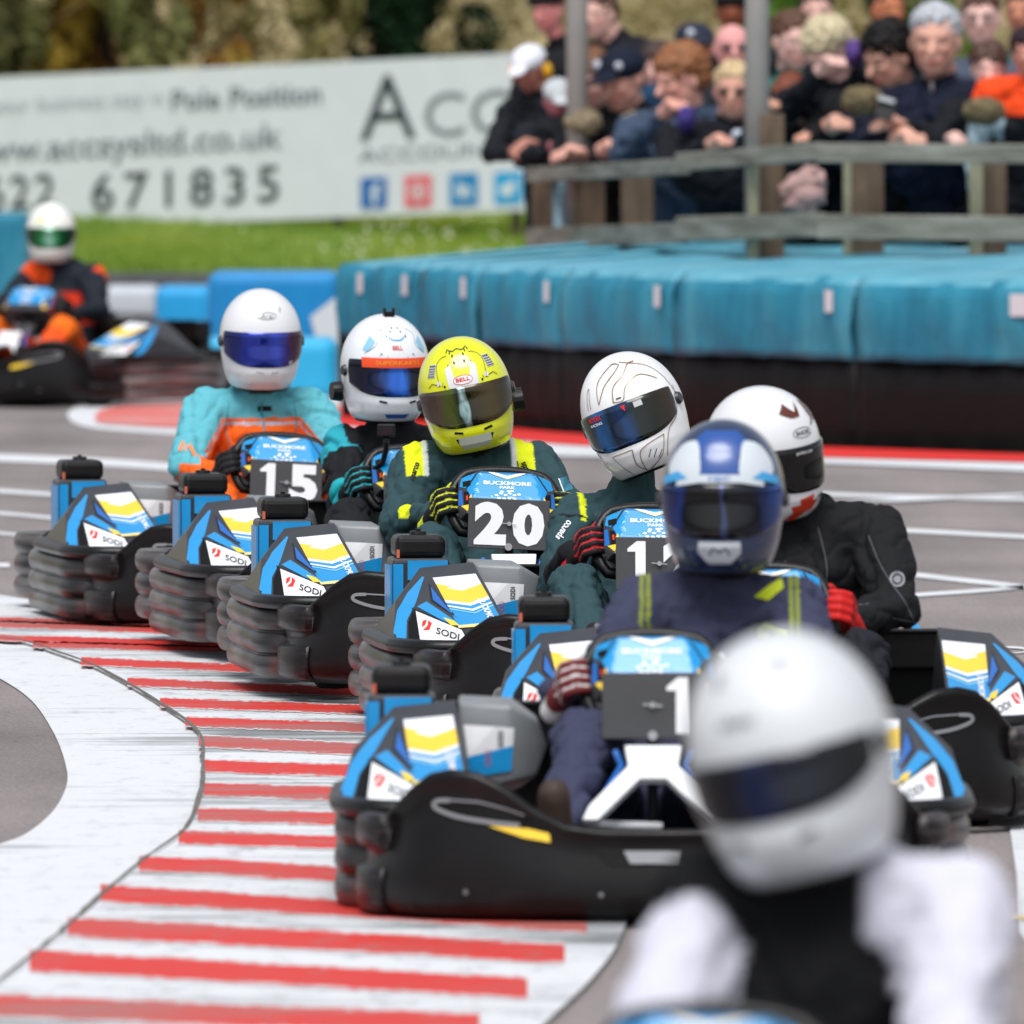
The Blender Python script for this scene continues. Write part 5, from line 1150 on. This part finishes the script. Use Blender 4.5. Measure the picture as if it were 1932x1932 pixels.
# ------------------------------------------------------------------ spectators
M_SKINC = vmat('crowd_cloth', .8, .25, 20)
def hand_parts(c, s, fwd, dn):
    c = np.array(c, float); f = np.array(fwd, float); f /= np.linalg.norm(f); u = np.array(dn, float); u -= f*(u@f); u /= np.linalg.norm(u); r_ = np.cross(f, u); P = []
    P.append(cap(c-f*.03*s, .026*s, c+f*.03*s, .034*s))
    for j in range(4):
        o_ = c+f*.055*s+r_*(j-1.5)*.021*s; m_ = o_+f*.032*s+u*.008*s; e = m_+f*.010*s+u*.030*s
        P.append(cap(o_, .0115*s, m_, .011*s)); P.append(cap(m_, .011*s, e, .0095*s))
    P.append(cap(c+r_*.03*s, .014*s, c+r_*.045*s+f*.04*s+u*.01*s, .011*s)); return P
def spectator(px, py, wpx, dd, yaw, pitch, skin, hair, hairstyle, jacket, label, hands=(), shc=None, trousers='#14161c', extra=None, shw=1.0, sleeves=None, lower=None, hipdx=0.0):
    s = F/dd; hw = wpx/s; k = hw/.165            # k: body scale
    hc = W(px, py, dd); base_ = Vector((hc.x, hc.y, 0)); H = hc.z
    Rm = Matrix.Rotation(R(yaw), 3, 'Z') @ Matrix.Rotation(R(pitch), 3, 'X'); Rn = np.array(Rm)
    def L(v): return np.array(Rm @ (Vector(v)*hw))+np.array((0, 0, H))
    def E(c, r): return ell(L(c), np.array(r)*hw, Rn)
    parts = [E((0, .06, .12), (.47, .58, .52)), E((0, -.05, -.22), (.40, .44, .46)), E((0, -.22, -.50), (.22, .24, .17)), cap(L((0, -.50, .02)), .05*hw, L((0, -.64, -.16)), .09*hw), E((.0, -.42, .14), (.30, .12, .06)),
             E((0, -.44, -.36), (.17, .09, .05)), E((.48, .05, -.06), (.05, .10, .17)), E((-.48, .05, -.06), (.05, .10, .17)), E((.2, -.38, -.10), (.13, .12, .12)), E((-.2, -.38, -.10), (.13, .12, .12))]
    segs = [(L((0, 0, 0)), L((0, 0, -.1)), .6*hw)]; names = ['head']
    if shc is None: shc = (px, py+wpx*1.25)
    sc = W(shc[0], shc[1], dd+.05*k)-base_; sc = np.array(sc); sw = .19*k*shw
    def add(nm, a, ra, b, rb): parts.append(cap(a, ra, b, rb)); segs.append((a, b, (ra+rb)/2)); names.append(nm)
    add('neck', L((0, .12, -.3)), .30*hw, sc+np.array((0, 0, .03*k)), .065*k)
    hip = np.array((sc[0]*.6+hipdx, .25*k, max(.5, sc[2]-.52*k)))
    add('body', sc+np.array((0, 0, -.06*k)), .12*k, hip, .14*k); parts.append(ell(sc+np.array((0, .02, -.13*k)), (.20*k*shw, .13*k, .20*k)))
    for q in (-1, 1):
        sh = sc+np.array((q*sw, 0, -.03*k)); add('body', sc, .085*k, sh, .082*k)
        add('leg', hip+np.array((q*.09*k, 0, 0)), .10*k, np.array((hip[0]+q*.1*k, .2*k, .05)), .06*k)
        tgt = [h for h in hands if h[2] == q]
        if tgt:
            hx_, hy_, _ = tgt[0]; hp = np.array(W(hx_, hy_, dd-.42)-base_); el_ = (sh+hp)/2+np.array((q*.10*k, .02, -.10*k)); 
            wr = hp+(el_-hp)*.18
            add('up', sh, .078*k, el_, .062*k); add('fore', el_, .060*k, wr, .042*k); n0 = len(parts)
            parts += hand_parts(hp, k*1.05, hp-el_+np.array((0, -.1, 0)), (0, -.3, -1)); segs.append((hp-(el_-hp)*.02, hp+(hp-el_)*.15, .05*k)); names.append('hand')
        else:
            el_ = sh+np.array((q*.06*k, .03, -.27*k)); add('up', sh, .075*k, el_, .06*k); add('up', el_, .06*k, el_+np.array((0, -.10, -.2*k)), .045*k)
    me = remesh(parts, .0125, 2); co = get_co(me); Lb, T = seg_labels(co, segs)
    sk, jk, tr = np.array(LC(skin)), np.array(LC(jacket)), np.array(LC(trousers)); slv = np.array(LC(sleeves)) if sleeves else jk
    inv = np.array(Rm.inverted()); loc = ((co-np.array((0, 0, H)))@inv.T)/hw; C = np.empty((len(co), 3))
    for i in range(len(co)):
        nm = names[Lb[i]]
        if nm == 'head' or (nm == 'neck' and T[i] < .45):
            c = sk.copy(); x, y, z = loc[i]
            if nm == 'head' and y < -.2:
                if abs(abs(x)-.20) < .085 and abs(z-.02) < .035: c = sk*.38
                elif abs(abs(x)-.20) < .13 and abs(z-.135) < .025: c = sk*.5
                elif abs(x) < .17 and abs(z+.36) < .035: c = sk*np.array((.75, .42, .42))
                elif .15 < abs(x) < .36 and -.32 < z < -.08: c = sk*np.array((1.0, .86, .86))
        elif nm == 'hand': c = sk
        elif nm == 'leg': c = tr
        elif nm in ('up', 'fore'): c = slv
        else: c = jk if (lower is None or co[i][2] > sc[2]-.14*k) else np.array(LC(lower))
        C[i] = c
    m_ = np.array([names[l] not in ('head', 'hand') for l in Lb]); displace(me, .02*k, 8, mask=m_, seed=int(px))
    set_col(me, C); me.materials.append(M_SKINC); me.polygons.foreach_set('use_smooth', [True]*len(me.polygons))
    o_ = bpy.data.objects.new('person', me); link(o_); o_.location = base_; tag(o_, label, 'spectator')
    def sub(nm, prts, m, vox=.014, disp=0, sc_=20):
        mm = remesh(prts, vox, 2)
        if disp: displace(mm, disp, sc_, seed=int(px)+1)
        mm.materials.append(m); mm.polygons.foreach_set('use_smooth', [True]*len(mm.polygons)); q_ = bpy.data.objects.new(nm, mm); link(q_, o_); return q_
    hm = mat('hair_'+hair[1:], hair, .6, var=.3, vscale=14, stretch=(3, 3, .5), bump=.5, bscale=30)
    if hairstyle in ('short', 'fringe', 'long', 'mop', 'cropped'):
        t_ = {'short': .07, 'fringe': .09, 'long': .10, 'mop': .12, 'cropped': .04}[hairstyle]
        prts = [E((0, .14, .26+t_*.3), (.47+t_, .54+t_, .44+t_)), E((0, .32, .05), (.46+t_*.8, .38+t_, .50))]
        if hairstyle in ('fringe', 'mop'): prts.append(E((.0, -.32, .42), (.38, .20, .15)))
        if hairstyle in ('short', 'long'): prts.append(E((0, -.25, .48), (.36, .22, .12)))
        if hairstyle == 'long': prts += [E((.44, .1, -.1), (.14, .26, .42)), E((-.44, .1, -.1), (.14, .26, .42))]
        sub('hair', prts, hm, disp=.13*hw, sc_=22)
    if hairstyle in ('cap', 'cap_ear', 'cap_disc', 'beanie', 'hood', 'beret'):
        prts = [E((0, .08, .30), (.56, .66, .42))]
        if hairstyle.startswith('cap'): prts.append(E((0, -.72, .24), (.38, .36, .06)))
        if hairstyle == 'hood': prts = [E((0, .22, .14), (.66, .60, .72)), E((0, .30, -.45), (.80, .5, .40))]
        if hairstyle == 'beret': prts = [E((-.1, .05, .42), (.72, .7, .24))]
        hat = sub('hat' if hairstyle != 'hood' else 'hood', prts, mat('hat_'+hair[1:], hair, .8, var=.1), disp=.015*hw)
        if hairstyle == 'cap_ear':
            for q in (-1, 1): sub('ear_defender', [E((q*.62, .05, -.10), (.13, .24, .30))], mat('ear_yellow', '#f0b41a', .4))
            sub('headband', [E((q*.62, .05, .25), (.05, .08, .2)) for q in (-1, 1)], M_TXT)
        if hairstyle == 'cap_disc':
            mm = mat('disc_white', '#c8ccd8', .6)
            sub('badge', [E((-.30, -.40, .45), (.16, .10, .16))], mm)
            sub('badge', [E((.30, -.42, .45), (.12, .10, .12))], mm) if px < 1200 else None
    if extra == 'shades':
        sub('sunglasses', [E((.21, -.50, .02), (.16, .05, .09)), E((-.21, -.50, .02), (.16, .05, .09)), E((0, -.50, .04), (.2, .03, .03))], M_TXT, .008)
    if extra == 'glasses':
        q_ = [([L((q*.2+.13*math.cos(a), -.53, .02+.10*math.sin(a))) for a in np.linspace(0, 6.28, 14)[:-1]]) for q in (-1, 1)]
        mk('glasses', *merge(*[tube(p, .004, 6, True) for p in q_]), M_TXT, o_)
    return o_, base_, k
def blob(person, base_, px, py, dd, rx, rz, m, name, disp=.02):
    c = W(px, py, dd)-base_; mm = remesh([ell(c, (rx, .09, rz))], .014, 1); displace(mm, disp, 25, seed=int(px)); mm.materials.append(m)
    mm.polygons.foreach_set('use_smooth', [True]*len(mm.polygons)); o_ = bpy.data.objects.new(name, mm); link(o_, person); return o_
FUR = mat('fur_beige', '#8f8268', .95, var=.3, vscale=40, bump=1, bscale=90); FUR2 = mat('fur_olive', '#6e6247', .95, var=.3, vscale=40, bump=1, bscale=90)
SK = '#e2b5a8'; SP = '#e8beb4'; ST = '#b87a5c'
# back rows first
spectator(1034, 24, 56, 70.0, -40, 5, '#d98c88', '#101114', 'beret', '#15171c', 'person in a black beret at the back beside the left pole', shc=(1060, 110))
spectator(1128, 28, 66, 69.5, -30, 5, SK, '#4a3022', 'short', '#14171f', 'brown haired person with a black hood up behind the navy cap', shc=(1185, 100), shw=1.2)
pp = spectator(1240, 128, 62, 68.0, -20, 8, SK, '#3a2622', 'mop', '#1b1d24', 'dark brown haired person between the navy cap and the ginger child', shc=(1235, 210))
spectator(1312, 92, 70, 67.6, 20, 5, '#d08468', '#141d33', 'cap_disc', '#1b3f5c', 'man in navy cap with pale badge left of the bald man', shc=(1300, 180))
spectator(1380, 22, 58, 68.5, 0, 0, '#8a4f38', '#0b0b0c', 'beanie', '#1a1c20', 'person in black beanie directly above the bald man', shc=(1385, 110))
spectator(1382, 92, 72, 66.0, 5, 0, '#e0a09c', '#101010', 'none', '#20242c', 'bald man in sunglasses left of the right pole', shc=(1375, 190), extra='shades')
spectator(1497, 78, 78, 66.5, 20, 8, SP, '#5a3a2a', 'short', '#1b6b62', 'pink faced brown haired man in green just right of the right pole', shc=(1490, 180))
spectator(1540, 24, 62, 70.0, 0, 0, SK, '#2f2320', 'short', '#23262e', 'dark haired person at the back above the blond bowed head', shc=(1540, 110))
spectator(1676, 20, 66, 69.0, 20, 0, '#c07a58', '#2a1c18', 'short', '#22242c', 'tan faced person at the back left of the white haired man', shc=(1680, 110))
spectator(1850, 36, 74, 66.5, -5, 0, SP, '#4c2e22', 'short', '#4b5566', 'brown haired glasses wearer at the back right of the white haired man', shc=(1860, 140), extra='glasses')
spectator(1926, 24, 60, 67.5, -10, 0, '#c98a70', '#33231d', 'short', '#2f6b5a', 'person at the back in the top right corner', shc=(1930, 120))
# front row
pp = spectator(998, 130, 62, 67.2, -30, 25, '#b98272', '#dfe2ea', 'cap_ear', '#11151c', 'marshal in white cap with yellow ear defenders at the left end of the fence', hands=((972, 288, -1), (1000, 272, 1)), shc=(1034, 205), hipdx=.20)
spectator(1055, 190, 58, 66.9, 5, 20, '#c07880', '#c4ccd0', 'cap', '#131820', 'person in pale cap with green stripe at the foot of the left pole', hands=((1046, 276, -1), (1070, 282, 1)), shc=(1060, 245), hipdx=.08)
pp = spectator(1118, 152, 74, 66.8, -25, 20, SK, '#7a5236', 'mop', '#14171e', 'brown haired boy right beside the left pole', shc=(1130, 235))
blob(pp[0], pp[1], 1100, 232, 66.2, .10, .085, FUR, 'fur_trim')
pp = spectator(1172, 150, 84, 66.3, -35, 18, '#dba595', '#101a2c', 'cap_disc', '#0e1015', 'young man in navy cap with two white badges leaning on the rail', hands=((1142, 282, -1), (1090, 290, 1)), shc=(1195, 235), shw=1.15)
blob(pp[0], pp[1], 1200, 238, 65.9, .10, .08, FUR, 'fur_trim')
pp = spectator(1282, 150, 86, 65.4, -55, 15, '#e3a898', '#8f5c36', 'mop', '#3d4c63', 'ginger haired child in denim blue jacket facing left', shc=(1300, 235), hands=((1258, 210, -1),))
blob(pp[0], pp[1], 1295, 225, 64.7, .05, .07, mat('purple_scarf', '#3b2e78', .9), 'scarf', .01)
pp = spectator(1385, 172, 76, 64.8, -8, 5, '#dda593', '#c9b188', 'short', '#12151d', 'blond man in sunglasses and black jacket with a clenched hand on the rail', hands=((1348, 270, -1),), shc=(1370, 255), extra='shades', shw=1.15)
blob(pp[0], pp[1], 1392, 255, 64.2, .035, .03, mat('shirt_white', '#c4ccdc', .8), 'shirt', .004)
pp = spectator(1490, 190, 66, 63.9, -20, 15, '#e0a890', '#7a3c22', 'fringe', '#151920', 'reddish haired child with raised pale hand low beside the right pole', hands=((1446, 205, -1), (1530, 262, 1)), shc=(1515, 250), sleeves='#131a24')
pp = spectator(1562, 100, 84, 63.9, -45, 35, SP, '#c8bc9a', 'mop', '#10151e', 'platinum blond person bowing the head, chin resting in one hand', hands=((1556, 128, -1), (1585, 235, 1)), shc=(1622, 170), shw=1.2)
blob(pp[0], pp[1], 1612, 100, 63.8, .05, .07, mat('violet_scarf', '#5b3f86', .9), 'scarf', .012)
blob(pp[0], pp[1], 1628, 190, 63.2, .11, .075, FUR2, 'fur_trim')
pp = spectator(1675, 108, 88, 63.7, -50, 22, '#d2a18e', '#151312', 'mop', '#0f1116', 'black haired young man looking down at the phone in his hands', hands=((1572, 236, -1), (1690, 236, 1)), shc=(1700, 195), shw=1.1)
ph = mk('phone', *box((0, 0, 0), (.085, .015, .11), Euler((R(-25), R(15), 0)).to_matrix()), mat('phone_body', '#26272b', .25), None, bev=.006); ph.location = W(1672, 206, 63.1); tag(ph, 'dark phone held over the fence rail by the black haired man', 'phone')
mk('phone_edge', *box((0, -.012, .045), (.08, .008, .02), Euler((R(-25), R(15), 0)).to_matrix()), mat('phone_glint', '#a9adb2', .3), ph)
pp = spectator(1764, 78, 96, 63.6, -8, 6, '#dfab98', '#b4b9c0', 'short', '#141b30', 'white haired smiling man in a navy zip jacket', hands=((1698, 262, -1),), shc=(1785, 195), shw=1.35)
blob(pp[0], pp[1], 1758, 165, 62.9, .010, .035, M_STEEL, 'zip', .0)
pp = spectator(1866, 130, 66, 63.4, 0, 10, SP, '#4e3227', 'mop', '#10131a', 'boy with brown fringe and hand hanging over the rail', hands=((1798, 262, -1),), shc=(1880, 205), shw=1.1)
blob(pp[0], pp[1], 1856, 210, 62.8, .11, .07, FUR2, 'fur_trim')
pp = spectator(1940, 100, 64, 63.2, -10, 5, '#cf8f7e', '#2e2028', 'mop', '#ee4a18', 'child in orange and grey coat at the right edge', shc=(1956, 165), shw=1.25, sleeves='#93a7b0', lower='#14171d')
bm_ = remesh([ell((0, 0, .06), (.085, .06, .085)), ell((.03, 0, .12), (.05, .05, .06))], .014, 2); displace(bm_, .03, 12); bm_.materials.append(mat('clothing_pink', '#b4938f', .8, var=.2)); clothing = link(bpy.data.objects.new('crowd_clothing', bm_)); p_ = W(1512, 395, 62.6); clothing.location = (p_.x, p_.y, p_.z); clothing.scale = (1.5, 1.2, 1.2); tag(clothing, 'pinkish bag and hand behind the fence between the rails', 'clothing')  # pinkish blob stands in for a hand and clothing
for m in bpy.data.meshes:
    if m.users == 0: bpy.data.meshes.remove(m)
